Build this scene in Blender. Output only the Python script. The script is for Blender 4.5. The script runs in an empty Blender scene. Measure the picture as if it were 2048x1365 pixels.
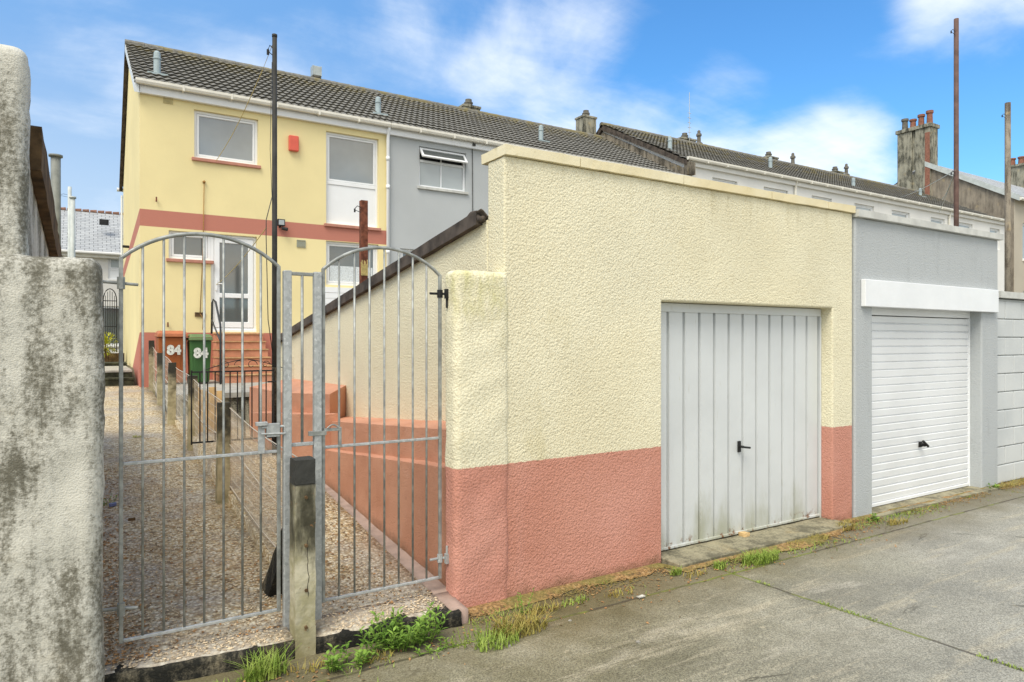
import bpy, bmesh, math, random
from mathutils import Vector, noise
R = math.radians
random.seed(7)
S = bpy.context.scene
COL = S.collection

# ------------------------------------------------------------------ basics
PHI = math.asin(.5265)           # heading of the camera; X runs along the lane, Y towards the houses
H = 1.70
F = 1366.0
def ray(px, py):
    a = (px - 1024) / F; b = -(py - 682.5) / F
    return Vector((.5265 + .8502 * a, .8502 - .5265 * a, b))
def PY(px, py, Y):
    d = ray(px, py); t = Y / d.y; return Vector((d.x * t, Y, H + d.z * t))
def PX(px, py, X):
    d = ray(px, py); t = X / d.x; return Vector((X, d.y * t, H + d.z * t))
def PZ(px, py, Z):
    d = ray(px, py); t = (Z - H) / d.z; return Vector((d.x * t, d.y * t, Z))

class MB:
    def __init__(s): s.v = []; s.f = []
    def add(s, vs, fs):
        n = len(s.v); s.v += [Vector(v) for v in vs]; s.f += [tuple(i + n for i in f) for f in fs]; return s
    def box(s, x0, x1, y0, y1, z0, z1):
        if x0 > x1: x0, x1 = x1, x0
        if y0 > y1: y0, y1 = y1, y0
        if z0 > z1: z0, z1 = z1, z0
        return s.add([(x0,y0,z0),(x1,y0,z0),(x1,y1,z0),(x0,y1,z0),(x0,y0,z1),(x1,y0,z1),(x1,y1,z1),(x0,y1,z1)],
              [(0,3,2,1),(4,5,6,7),(0,1,5,4),(1,2,6,5),(2,3,7,6),(3,0,4,7)])
    def prism(s, bot, top):           # two matching loops, counter-clockwise from above
        n = len(bot)
        fs = [tuple(reversed(range(n))), tuple(range(n, 2*n))]
        fs += [(i, (i+1) % n, n + (i+1) % n, n + i) for i in range(n)]
        return s.add(list(bot) + list(top), fs)
    def yz(s, pts, x0, x1):           # polygon in Y,Z extruded along X
        return s.prism([(x0, y, z) for y, z in pts], [(x1, y, z) for y, z in pts])
    def tube(s, pts, r, n=8, r1=None):
        pts = [Vector(p) for p in pts]; rings = []
        m = len(pts)
        for i, p in enumerate(pts):
            d = (pts[min(i+1, m-1)] - pts[max(i-1, 0)]).normalized()
            up = Vector((0,0,1)) if abs(d.z) < .9 else Vector((1,0,0))
            a = d.cross(up).normalized(); b = a.cross(d).normalized()
            rr = r if r1 is None else r + (r1 - r) * i / max(1, m-1)
            rings.append([p + a * rr * math.cos(2*math.pi*(k+.5)/n) + b * rr * math.sin(2*math.pi*(k+.5)/n) for k in range(n)])
        vs = [v for g in rings for v in g]
        fs = [(i*n+k, i*n+(k+1) % n, (i+1)*n+(k+1) % n, (i+1)*n+k) for i in range(m-1) for k in range(n)]
        fs += [tuple(reversed(range(n))), tuple(range((m-1)*n, m*n))]
        return s.add(vs, fs)
    def lathe(s, prof, cx, cy, n=16):
        vs = [(cx + r*math.cos(2*math.pi*k/n), cy + r*math.sin(2*math.pi*k/n), z) for r, z in prof for k in range(n)]
        m = len(prof)
        fs = [(i*n+k, i*n+(k+1) % n, (i+1)*n+(k+1) % n, (i+1)*n+k) for i in range(m-1) for k in range(n)]
        fs += [tuple(reversed(range(n))), tuple(range((m-1)*n, m*n))]
        return s.add(vs, fs)
    def wall(s, x0, x1, z0, z1, y0, y1, holes=()):   # front y0, back y1
        xs = sorted({x0, x1, *[h[0] for h in holes], *[h[1] for h in holes]})
        zs = sorted({z0, z1, *[h[2] for h in holes], *[h[3] for h in holes]})
        xs = [x for x in xs if x0 <= x <= x1]; zs = [z for z in zs if z0 <= z <= z1]
        nx, nz = len(xs), len(zs)
        def fill(i, j):
            if i < 0 or j < 0 or i >= nx-1 or j >= nz-1: return False
            cx, cz = (xs[i]+xs[i+1])/2, (zs[j]+zs[j+1])/2
            return not any(h[0] < cx < h[1] and h[2] < cz < h[3] for h in holes)
        ids = {}; vs = []; fs = []
        def V(i, j, b):
            k = (i, j, b)
            if k not in ids: ids[k] = len(vs); vs.append((xs[i], y1 if b else y0, zs[j]))
            return ids[k]
        for i in range(nx-1):
            for j in range(nz-1):
                if not fill(i, j): continue
                fs.append((V(i,j,0), V(i+1,j,0), V(i+1,j+1,0), V(i,j+1,0)))
                fs.append((V(i,j,1), V(i,j+1,1), V(i+1,j+1,1), V(i+1,j,1)))
                if not fill(i-1, j): fs.append((V(i,j,0), V(i,j+1,0), V(i,j+1,1), V(i,j,1)))
                if not fill(i+1, j): fs.append((V(i+1,j,0), V(i+1,j,1), V(i+1,j+1,1), V(i+1,j+1,0)))
                if not fill(i, j-1): fs.append((V(i,j,0), V(i,j,1), V(i+1,j,1), V(i+1,j,0)))
                if not fill(i, j+1): fs.append((V(i,j+1,0), V(i+1,j+1,0), V(i+1,j+1,1), V(i,j+1,1)))
        return s.add(vs, fs)
    def rough(s, size, amp, scale, seed=0):          # cut into small faces and make uneven
        bm = bmesh.new()
        vv = [bm.verts.new(v) for v in s.v]
        for f in s.f:
            try: bm.faces.new([vv[i] for i in f])
            except ValueError: pass
        bmesh.ops.remove_doubles(bm, verts=bm.verts, dist=1e-5)
        for _ in range(7):
            es = [e for e in bm.edges if e.calc_length() > size]
            if not es: break
            bmesh.ops.subdivide_edges(bm, edges=es, cuts=1, use_grid_fill=True)
        bm.normal_update()
        off = Vector((seed*7.3, seed*3.1, 0))
        mv = {}
        for v in bm.verts:
            mv[v.index] = v.normal * amp * (noise.noise(v.co*scale+off) + .5*noise.noise(v.co*scale*2.7+off))
        bm.verts.index_update()
        for v in bm.verts: v.co += v.normal * amp * (noise.noise(v.co*scale+off) + .5*noise.noise(v.co*scale*2.7+off))
        bm.verts.index_update()
        s.v = [v.co.copy() for v in bm.verts]; s.f = [tuple(v.index for v in f.verts) for f in bm.faces]
        bm.free(); return s
    def bbox(s):
        return [min(v[i] for v in s.v) for i in range(3)], [max(v[i] for v in s.v) for i in range(3)]
    def build(s, name, mat, parent=None, label=None, bevel=0, seg=2, smooth=False, origin=None):
        me = bpy.data.meshes.new(name)
        lo, hi = s.bbox()
        if parent is not None: o0 = wloc(parent)
        elif origin is not None: o0 = Vector(origin)
        else: o0 = Vector(((lo[0]+hi[0])/2, (lo[1]+hi[1])/2, lo[2]))
        me.from_pydata([v - o0 for v in s.v], [], s.f); me.materials.append(mat)
        if smooth:
            for p in me.polygons: p.use_smooth = True
        me.update()
        o = bpy.data.objects.new(name, me); COL.objects.link(o)
        if parent is not None: o.parent = parent
        else: o.location = o0
        if label: o['label'] = label
        if bevel:
            m = o.modifiers.new('bevel', 'BEVEL'); m.width = bevel; m.segments = seg; m.limit_method = 'ANGLE'; m.angle_limit = R(40)
            if seg > 1: m.harden_normals = False
        return o
def wloc(o):
    l = Vector(o.location)
    while o.parent is not None:
        o = o.parent; l = l + Vector(o.location)
    return l
def tag(o, label, cat, group=None, kind=None):
    o['label'] = label; o['category'] = cat
    if group: o['group'] = group
    if kind: o['kind'] = kind
    return o
def thing(name, label, cat, loc, group=None):
    o = bpy.data.objects.new(name, None); COL.objects.link(o); o.location = loc; o.empty_display_size = .2
    return tag(o, label, cat, group)
def struct(name, mb, mat, label, smooth=False):
    o = mb.build(name, mat, smooth=smooth); o['kind'] = 'structure'; o['label'] = label; o['category'] = name.replace('_', ' ')
    return o
def copy_tree(o, parent=None):
    c = o.copy(); COL.objects.link(c)
    if parent is not None: c.parent = parent
    for ch in list(o.children): copy_tree(ch, c)
    return c

# ------------------------------------------------------------------ materials
class Mat:
    def __init__(s, name, rough=.85, metal=0, spec=.3):
        s.m = bpy.data.materials.new(name); s.m.use_nodes = True
        s.t = s.m.node_tree; s.b = s.t.nodes['Principled BSDF']
        s.b.inputs['Roughness'].default_value = rough; s.b.inputs['Metallic'].default_value = metal
        s.b.inputs['Specular IOR Level'].default_value = spec
        s._pos = None; s.h = None
    def n(s, t, **kw):
        nd = s.t.nodes.new(t)
        for k, v in kw.items(): setattr(nd, k, v)
        return nd
    def L(s, a, b): s.t.links.new(a, b)
    def pos(s):
        if s._pos is None: s._pos = s.n('ShaderNodeNewGeometry').outputs['Position']
        return s._pos
    def xyz(s):
        sp = s.n('ShaderNodeSeparateXYZ'); s.L(s.pos(), sp.inputs[0]); return sp.outputs
    def mapped(s, sc):
        v = s.n('ShaderNodeVectorMath', operation='MULTIPLY'); s.L(s.pos(), v.inputs[0]); v.inputs[1].default_value = sc if isinstance(sc, tuple) else (sc, sc, sc)
        return v.outputs[0]
    def noise(s, scale, detail=4, rough=.55, stretch=(1,1,1), dist=0):
        nd = s.n('ShaderNodeTexNoise'); nd.inputs['Scale'].default_value = scale; nd.inputs['Detail'].default_value = detail
        nd.inputs['Roughness'].default_value = rough; nd.inputs['Distortion'].default_value = dist
        s.L(s.mapped(stretch), nd.inputs['Vector']); return nd.outputs['Fac']
    def voro(s, scale, out='Distance', feature='F1', stretch=(1,1,1)):
        nd = s.n('ShaderNodeTexVoronoi', feature=feature); nd.inputs['Scale'].default_value = scale
        s.L(s.mapped(stretch), nd.inputs['Vector']); return nd.outputs[out]
    def math(s, op, a, b=None, c=None):
        nd = s.n('ShaderNodeMath', operation=op)
        for i, x in enumerate((a, b, c)):
            if x is None: continue
            if isinstance(x, (int, float)): nd.inputs[i].default_value = x
            else: s.L(x, nd.inputs[i])
        return nd.outputs[0]
    def step(s, x, lo, hi, a=0, b=1):
        nd = s.n('ShaderNodeMapRange'); nd.interpolation_type = 'SMOOTHSTEP'; s.L(x, nd.inputs[0])
        for i, v in enumerate((lo, hi, a, b)): nd.inputs[i+1].default_value = v
        return nd.outputs[0]
    def mix(s, f, a, b, mode='MIX'):
        nd = s.n('ShaderNodeMix', data_type='RGBA', blend_type=mode)
        for k, x in ((0, f), (6, a), (7, b)):
            if isinstance(x, (int, float)): nd.inputs[k].default_value = x
            elif isinstance(x, tuple): nd.inputs[k].default_value = (*x, 1)
            else: s.L(x, nd.inputs[k])
        return nd.outputs[2]
    def ramp(s, x, stops):
        nd = s.n('ShaderNodeValToRGB'); s.L(x, nd.inputs[0]); e = nd.color_ramp.elements
        while len(e) > 1: e.remove(e[-1])
        e[0].position = stops[0][0]; e[0].color = (*stops[0][1], 1)
        for p, c in stops[1:]:
            q = e.new(p); q.color = (*c, 1)
        return nd.outputs[0]
    def color(s, c):
        if isinstance(c, tuple): s.b.inputs['Base Color'].default_value = (*c, 1)
        else: s.L(c, s.b.inputs['Base Color'])
        return s
    def bump(s, h, strength=.5, dist=.01):
        nd = s.n('ShaderNodeBump'); nd.inputs['Strength'].default_value = strength; nd.inputs['Distance'].default_value = dist
        s.L(h, nd.inputs['Height'])
        if s.h is not None: s.L(s.h, nd.inputs['Normal'])
        s.h = nd.outputs[0]; s.L(s.h, s.b.inputs['Normal']); return s

def plain(name, c, rough=.6, metal=0, var=.15, scale=6, spec=.3):
    m = Mat(name, rough, metal, spec)
    n = m.noise(scale, 5)
    m.color(m.mix(m.step(n, .3, .7), tuple(x*(1-var) for x in c), tuple(min(1, x*(1+var)) for x in c)))
    return m.m

CREAM = (.79, .735, .535); YEL = (.82, .70, .37); PINK = (.50, .175, .115)
def roughcast(m, s=1.0, strength=1.0):
    n1 = m.noise(70*s, 4, .62); n2 = m.voro(88*s, 'Distance', 'F1'); n3 = m.noise(16*s, 3)
    h = m.math('ADD', m.math('MULTIPLY', n1, 1.5), m.math('ADD', m.math('MULTIPLY', n2, -.8), m.math('MULTIPLY', n3, .22)))
    m.bump(h, strength, .0052/s)
    return h

# two-colour paint of the yellow garage
m = Mat('cream_and_pink_roughcast', .9)
x, y, z = m.xyz()
big = m.noise(1.3, 5); fine = m.noise(40, 3)
cr = m.mix(m.step(big, .3, .7), tuple(c*.95 for c in CREAM), tuple(c*1.03 for c in CREAM))
cr = m.mix(m.step(m.noise(2.0, 5, .6, (1,1,.35)), .62, .8, 0, .35), cr, (.50, .42, .17))
streak = m.noise(9, 4, .6, (1, 1, .06))
pk = m.mix(m.step(big, .3, .7), (.55,.25,.185), (.62,.305,.235))
pk = m.mix(m.step(streak, .55, .75, 0, .35), pk, (.60,.31,.26))
wob = m.math('ADD', z, m.math('MULTIPLY', m.math('SUBTRACT', fine, .5), .018))
base = m.mix(m.step(wob, .896, .904), pk, cr)
base = m.mix(m.math('MULTIPLY', m.step(z, 2.45, 2.9), m.step(m.noise(11, 4, .6, (1,1,.05)), .54, .74, 0, .28)), base, (.45,.38,.2))
# green-black dirt at the very foot and algae under the pillar cap
foot = m.math('ADD', z, m.math('MULTIPLY', m.math('SUBTRACT', m.noise(5, 5), .5), .25))
base = m.mix(m.step(foot, .0, .09, .55, 0), base, (.16,.10,.05))
pit = m.step(m.voro(75, 'Distance', 'F1'), .50, .78, 0, .30); base = m.mix(pit, base, m.mix(1.0, base, (.62,.55,.45), 'MULTIPLY'))
patch = m.step(m.noise(.75, 6, .6), .38, .64, 0, .26); base = m.mix(patch, base, m.mix(1.0, base, (.86,.80,.66), 'MULTIPLY'))
h = roughcast(m, .82, .8); m.color(base)
GARAGE = m.m
m = Mat('cream_smooth_coping', .85); b = m.noise(2, 5)
c = m.mix(m.step(b, .35, .7), (.72,.62,.38), (.80,.72,.50))
c = m.mix(m.step(m.noise(14, 5), .6, .75, 0, .5), c, (.45,.38,.2)); m.color(c); m.bump(m.noise(40, 4), .25, .006)
COPING = m.m
m = Mat('pillar_paint', .9)      # gate pillar with algae
x, y, z = m.xyz()
b = m.noise(1.8, 5)
cr = m.mix(m.step(b, .3, .7), tuple(c*.95 for c in CREAM), tuple(c*1.03 for c in CREAM))
gr = m.math('MULTIPLY', m.step(z, 1.55, 2.12), m.step(m.noise(5, 5, .6, (1,1,.4)), .42, .62))
cr = m.mix(m.math('MULTIPLY', gr, .6), cr, (.42,.40,.08))
cr = m.mix(m.step(m.noise(7, 6), .6, .75, 0, .4), cr, (.60,.52,.30))
pk = m.mix(m.step(b, .3, .7), (.55,.25,.185), (.62,.305,.235))
base = m.mix(m.step(m.math('ADD', z, m.math('MULTIPLY', m.noise(40), .02)), .906, .914), pk, cr); pit = m.step(m.voro(75, 'Distance', 'F1'), .50, .78, 0, .30); base = m.mix(pit, base, m.mix(1.0, base, (.62,.55,.45), 'MULTIPLY')); m.color(base)
roughcast(m, .82, .7); PILLAR = m.m
m = Mat('pink_masonry_paint', .85)
b = m.noise(2, 5); nz = m.n('ShaderNodeNewGeometry')
c = m.mix(m.step(b, .3, .7), (.52,.25,.155), (.60,.31,.20))
c = m.mix(m.step(m.noise(8, 4, .6, (1,1,.1)), .55, .8, 0, .3), c, (.42,.17,.09))
x, y, z = m.xyz(); rel = m.math('SUBTRACT', z, m.math('ADD', .10, m.math('MULTIPLY', m.math('SUBTRACT', y, 3.85), .095)))
rel = m.math('ADD', rel, m.math('MULTIPLY', m.math('SUBTRACT', m.noise(6, 6, .65), .5), .22))
c = m.mix(m.step(rel, -.03, .10, .7, 0), c, (.13,.09,.05))
c = m.mix(m.step(m.noise(5, 6, .65), .60, .72, 0, .45), c, (.62,.36,.26)); c = m.mix(m.step(m.noise(13, 5, .6), .66, .72, 0, .5), c, (.25,.11,.07))
m.color(c); roughcast(m, 1.0, .55); PINKW = m.m

def stained(name, light, dark, lo, hi, s=1.0, strength=1.0, tan=.35):
    m = Mat(name, .92)
    n1 = m.noise(2.9, 8, .62, (1,1,.5)); n2 = m.noise(6, 6, .65, (1.4,1.4,.2)); n3 = m.noise(48, 5, .75)
    f = m.math('ADD', m.math('MULTIPLY', n1, .55), m.math('MULTIPLY', n2, .45))
    f = m.math('ADD', f, m.math('MULTIPLY', m.math('SUBTRACT', n3, .5), .42))
    c = m.ramp(m.step(f, lo, hi), [(0, light), (.35, tuple(a*.82 for a in light)), (.6, tuple((a*.45+b_*.55) for a, b_ in zip(light, dark))), (1, dark)])
    c = m.mix(m.step(m.noise(3.3, 5), .58, .75, 0, tan), c, (.52,.40,.2))
    m.color(c); h = roughcast(m, s, strength); return m.m
LEFTW = stained('stained_grey_roughcast', (.61,.59,.51), (.15,.14,.105), .40, .61, 1.5, .6, .2)
OLDCONC = stained('old_stained_concrete', (.40,.37,.28), (.05,.05,.035), .40, .62, 1.6, .4)
STEPCONC = stained('olive_worn_concrete', (.33,.30,.20), (.13,.12,.08), .40, .62, 1.6, .4)
BLACKKERB = stained('blackened_kerb_concrete', (.22,.19,.13), (.015,.015,.012), .28, .55, 1.2, .7)
DARKREND = stained('dark_weathered_render', (.30,.26,.20), (.04,.035,.025), .35, .65, .8, .5)
TANREND = stained('tan_weathered_render', (.34,.29,.22), (.13,.11,.085), .3, .7, .6, .3)

def houserender(name, c, band=False):
    m = Mat(name, .88); b = m.noise(.7, 5)
    col = m.mix(m.step(b, .3, .7), tuple(k*.95 for k in c), tuple(min(.95, k*1.04) for k in c))
    col = m.mix(m.step(m.noise(4, 6, .6, (1,1,.2)), .6, .85, 0, .12), col, tuple(k*.55 for k in c))
    if band:
        x, y, z = m.xyz()
        g = m.math('MAXIMUM', m.math('SUBTRACT', y, 16.0), 0)
        zb = m.math('ADD', z, m.math('MULTIPLY', g, .065)); zp = m.math('ADD', z, m.math('MULTIPLY', g, .30))
        inb = m.math('MULTIPLY', m.step(zb, 4.075, 4.085), m.step(zb, 4.425, 4.435, 1, 0))
        col = m.mix(inb, col, (.50,.20,.145))
        col = m.mix(m.step(zp, 1.875, 1.885, 1, 0), col, (.50,.185,.13))
    m.color(col); m.bump(m.noise(25, 4), .25, .01)
    return m.m
YELHOUSE = houserender('yellow_house_render', YEL, True)
GREYHOUSE = houserender('grey_house_render', (.47,.49,.49))
WHITEHOUSE = houserender('white_house_render', (.78,.77,.73))
PALEHOUSE = houserender('pale_house_render', (.72,.70,.65))
TANHOUSE = houserender('tan_house_render', (.50,.45,.36))
GREYGAR = stained('grey_garage_render', (.45,.47,.47), (.22,.23,.22), .5, .95, .8, .55, 0)
m = Mat('grey_painted_block', .85); b = m.noise(1.5, 5)
c = m.mix(m.step(b, .3, .7), (.50,.52,.515), (.60,.615,.60)); c = m.mix(m.step(m.noise(9, 6, .7), .6, .72, 0, .3), c, (.72,.72,.70))
m.color(c); m.bump(m.noise(60, 4), .4, .006); BLOCK = m.m
GREYCOP = plain('pale_grey_coping', (.56,.56,.52), .85, 0, .14, 5)

m = Mat('lane_concrete', .8, 0, .35)
x, y, z = m.xyz()
n1 = m.noise(.9, 7, .62); n2 = m.noise(2.6, 6, .6, (.45, 1.7, 1)); ag = m.voro(170, 'Color'); sep = m.n('ShaderNodeSeparateColor'); m.L(ag, sep.inputs[0])
c = m.ramp(n1, [(.36, (.11,.10,.05)), (.5, (.205,.188,.118)), (.62, (.305,.285,.205))])
c = m.mix(m.step(n2, .53, .72, 0, .6), c, (.46,.42,.32))
c = m.mix(m.step(m.noise(.45, 5), .5, .66, 0, .55), c, (.17,.155,.065))
far = m.step(m.math('ADD', x, m.math('MULTIPLY', y, -1.0)), -1.5, 3.5)
c = m.mix(m.math('MULTIPLY', far, .5), c, (.36,.36,.345))
c = m.mix(m.step(m.noise(3.2, 6, .65, (.25, 2.2, 1)), .53, .66, 0, .5), c, (.43,.385,.28))
spk = m.math('ADD', .58, m.math('MULTIPLY', sep.outputs[0], .84))
cs = m.n('ShaderNodeCombineColor')
for i in range(3): m.L(spk, cs.inputs[i])
c = m.mix(1.0, c, cs.outputs[0], 'MULTIPLY')
c = m.mix(m.step(m.noise(11, 5, .6), .66, .70, 0, .6), c, (.46,.41,.29))
wv = m.voro(.75, 'Distance', 'DISTANCE_TO_EDGE'); wv = m.math('ADD', wv, m.math('MULTIPLY', m.math('SUBTRACT', m.noise(4, 5), .5), .12))
c = m.mix(m.math('MULTIPLY', m.step(m.math('ABSOLUTE', wv), .0015, .006, 1, 0), m.step(m.noise(.8), .5, .6, 0, .6)), c, (.05,.045,.03))
c = m.mix(m.step(m.noise(16, 3, .5), .70, .74, 0, .5), c, (.07,.065,.05))
# soil and algae along the foot of the buildings
edge = m.math('ADD', y, m.math('MULTIPLY', m.math('SUBTRACT', m.noise(3, 6), .5), .7))
c = m.mix(m.step(edge, 2.9, 3.6, 0, .65), c, (.13,.105,.045))
# joints between the bays
w = m.math('MULTIPLY', m.math('SUBTRACT', m.noise(5, 4), .5), .035)
xx = m.math('ADD', m.math('ADD', x, m.math('MULTIPLY', y, .05)), w)
jd = m.math('ABSOLUTE', m.math('SUBTRACT', m.math('FLOORED_MODULO', m.math('ADD', xx, -4.17+2.45), 4.9), 2.45))
jd2 = m.math('ABSOLUTE', m.math('SUBTRACT', m.math('ADD', y, w), 3.40))
j = m.math('MINIMUM', jd, m.math('MULTIPLY', jd2, 1.0))
jm = m.step(j, .006, .016, 1, 0)
c = m.mix(m.math('MULTIPLY', jm, .8), c, m.mix(m.step(m.noise(2.5), .42, .56), (.06,.05,.035), (.17,.20,.03)))
m.color(c); m.bump(m.math('ADD', m.math('ADD', m.noise(90, 3), m.math('MULTIPLY', m.noise(6, 5), 1.2)), m.math('MULTIPLY', jm, -1.5)), .45, .008)
rr = m.step(m.noise(1.2, 4), .35, .65, .62, .85); m.L(rr, m.b.inputs['Roughness'])
LANE = m.m

def pebbles(name, tint):
    m = Mat(name, .75, 0, .35)
    v = m.n('ShaderNodeTexVoronoi'); v.inputs['Scale'].default_value = 48; m.L(m.mapped((1,1,1)), v.inputs['Vector'])
    sc = m.n('ShaderNodeSeparateColor'); m.L(v.outputs['Color'], sc.inputs[0])
    c = m.ramp(sc.outputs[0], [(0, (.17,.11,.05)), (.25, (.48,.34,.165)), (.5, (.68,.55,.33)), (.75, (.74,.65,.45)), (1, (.88,.81,.62))])
    c = m.mix(m.step(m.noise(1.6, 5), .45, .62, 0, .6), c, m.mix(sc.outputs[1], (.30,.28,.25), (.60,.56,.49)))
    c = m.mix(m.step(m.noise(1.1, 4), .5, .7, 0, .35), c, tint)
    gap = m.step(v.outputs['Distance'], .30, .62)
    c = m.mix(m.math('MULTIPLY', gap, .5), c, (.17,.12,.065))
    x, y, z = m.xyz()
    e = m.math('ADD', y, m.math('MULTIPLY', m.math('SUBTRACT', m.noise(7, 5), .5), .3))
    c = m.mix(m.step(e, 3.98, 4.20, .5, 0), c, m.mix(m.noise(30, 4), (.30,.28,.24), (.52,.49,.44)))
    c = m.mix(m.step(m.noise(.9, 6, .65, (1.6,.6,1)), .56, .72, 0, .55), c, (.30,.24,.15))
    m.color(c); m.bump(m.math('MULTIPLY', v.outputs['Distance'], -1), .5, .008); return m.m
PATHM = pebbles('exposed_pebble_path', (.46,.32,.19))
PATHR = pebbles('exposed_pebble_path_orange', (.58,.33,.14))
GROUNDM = plain('earth_ground', (.16,.14,.09), .95, 0, .3, 1.2)
STRIPM = plain('pinkish_concrete_strip', (.36,.26,.21), .85, 0, .2, 7)
m = Mat('soil_debris', .95); c = m.ramp(m.noise(38, 6, .7), [(.25, (.05,.035,.02)), (.42, (.17,.11,.05)), (.56, (.38,.23,.09)), (.66, (.44,.34,.2)), (.8, (.26,.25,.07))])
m.color(m.mix(m.step(m.noise(3, 4), .45, .6, 0, .6), c, (.15,.16,.04))); m.bump(m.noise(60, 5), .8, .015); SOIL = m.m

m = Mat('concrete_roof_tile', .85)
x, y, z = m.xyz()
t = m.noise(9, 4); c = m.mix(m.step(t, .3, .7), (.14,.133,.113), (.225,.216,.188))
c = m.mix(m.step(m.noise(22, 4, .6), .58, .72, 0, .7), c, (.36,.34,.29))
c = m.mix(m.math('MULTIPLY', m.step(z, 8.3, 9.3), m.step(m.noise(2.5, 5, .6, (1,2,2)), .47, .62, 0, .6)), c, (.25,.20,.06))
m.color(c); m.bump(m.noise(70, 3), .2, .01); TILE = m.m
m = Mat('slate_roof', .7); br = m.n('ShaderNodeTexBrick'); br.inputs['Scale'].default_value = 1; br.inputs['Brick Width'].default_value = .36; br.inputs['Row Height'].default_value = .21
br.inputs['Mortar Size'].default_value = .012; br.inputs['Color1'].default_value = (.36,.37,.37,1); br.inputs['Color2'].default_value = (.46,.47,.46,1); br.inputs['Mortar'].default_value = (.10,.10,.10,1)
cx = m.n('ShaderNodeCombineXYZ'); x, y, z = m.xyz(); m.L(x, cx.inputs[0]); m.L(m.math('MULTIPLY', z, 1.9), cx.inputs[1]); m.L(cx.outputs[0], br.inputs['Vector'])
m.color(m.mix(m.step(m.noise(3, 4), .68, .74, 0, .7), br.outputs['Color'], (.06,.06,.06))); SLATE = m.m
UPVC = plain('white_upvc', (.83,.84,.84), .35, 0, .02, 3, .5)
CREAMPVC = plain('cream_gutter', (.76,.73,.64), .45, 0, .06, 5)
PALEGREY = plain('pale_grey_fascia', (.66,.70,.72), .6, 0, .04, 3)
VENTP = plain('grey_vent_plastic', (.36,.43,.44), .5, 0, .08, 6)
SILLP = plain('pink_sill_paint', (.48,.22,.16), .75, 0, .1, 8)
DARKMET = plain('black_painted_iron', (.018,.018,.018), .6, 0, .4, 12)
RAILM = plain('dark_grey_handrail', (.05,.055,.06), .45, .2, .2, 10)
RUST = plain('rusty_steel', (.16,.055,.03), .9, 0, .45, 14)
REDP = plain('red_plastic', (.70,.13,.085), .5, 0, .06, 5)
BROWNPOLE = plain('brown_painted_pole', (.12,.07,.055), .7, 0, .25, 5)
WOODPOLE = stained('weathered_wooden_pole', (.30,.26,.20), (.07,.055,.04), .35, .65, 1, .2)
BLACKPOLE = plain('blackened_pole', (.035,.034,.03), .7, 0, .3, 7)
GREYPOLE = plain('grey_steel_pole', (.20,.21,.19), .6, .1, .15, 5)
PALEPOLE = plain('pale_steel_pole', (.50,.53,.50), .6, 0, .1, 5)
MOSSWOOD = plain('brown_mossy_board', (.10,.062,.03), .95, 0, .55, 9)
ASBESTOS = plain('dark_corrugated_sheet', (.075,.06,.048), .9, 0, .5, 7)
TERRA = plain('terracotta_pot', (.26,.115,.075), .8, 0, .2, 9)
CHIMS = stained('sooty_chimney_render', (.36,.34,.26), (.035,.035,.025), .36, .64, .8, .4)
POTGREY = plain('grey_flue_pot', (.15,.14,.115), .8, 0, .2, 8)
COWLM = plain('metal_cowl_mesh', (.42,.46,.45), .5, .3, .1, 8)
ROPE = plain('yellow_rope', (.62,.50,.20), .9, 0, .2, 30)
BROWNROPE = plain('brown_rope', (.32,.17,.05), .9, 0, .2, 30)
CABLE = plain('dark_cable', (.06,.06,.055), .7, 0, .2, 20)
TIMBER = plain('pale_tan_board', (.55,.38,.18), .85, 0, .22, 7)
BRICK = plain('mossy_brick', (.12,.075,.035), .95, 0, .5, 8)
BRICKR = plain('weathered_ridge_tile', (.24,.13,.09), .9, 0, .25, 6)
MOSSSTEP = plain('mossy_dark_step', (.045,.045,.025), .95, 0, .6, 9)
SLABTOP = plain('pale_worn_slab', (.38,.36,.31), .9, 0, .2, 6)
BINBROWN = plain('terracotta_bin_plastic', (.33,.095,.025), .5, 0, .07, 4)
BINLID = plain('faded_terracotta_lid', (.46,.16,.07), .55, 0, .08, 5)
BINGREEN = plain('dark_green_bin_plastic', (.045,.12,.035), .45, 0, .07, 4)
BINGLID = plain('faded_green_lid', (.13,.20,.08), .5, 0, .1, 5)
RUBBER = plain('black_rubber', (.02,.02,.02), .8)
WHITEPAINT = plain('white_painted_number', (.56,.56,.50), .7, 0, .25, 30)
WIRE = plain('pale_galvanised_wire', (.62,.56,.45), .5, .1, .15, 20)
m = Mat('galvanised_steel', .5, .2, .4); v = m.voro(60, 'Color'); sc = m.n('ShaderNodeSeparateColor'); m.L(v, sc.inputs[0])
c = m.mix(sc.outputs[0], (.33,.345,.34), (.47,.485,.475)); c = m.mix(m.step(m.noise(45, 4, .7), .60, .70, 0, .7), c, (.72,.74,.74)); m.color(c); GALV = m.m
m = Mat('dull_gate_steel', .5, .35, .4); c = m.mix(m.step(m.noise(18, 5), .35, .7), (.24,.25,.235), (.40,.415,.39)); c = m.mix(m.step(m.noise(60, 3), .64, .72, 0, .4), c, (.25,.16,.09)); m.color(c); GATEM = m.m
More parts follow.
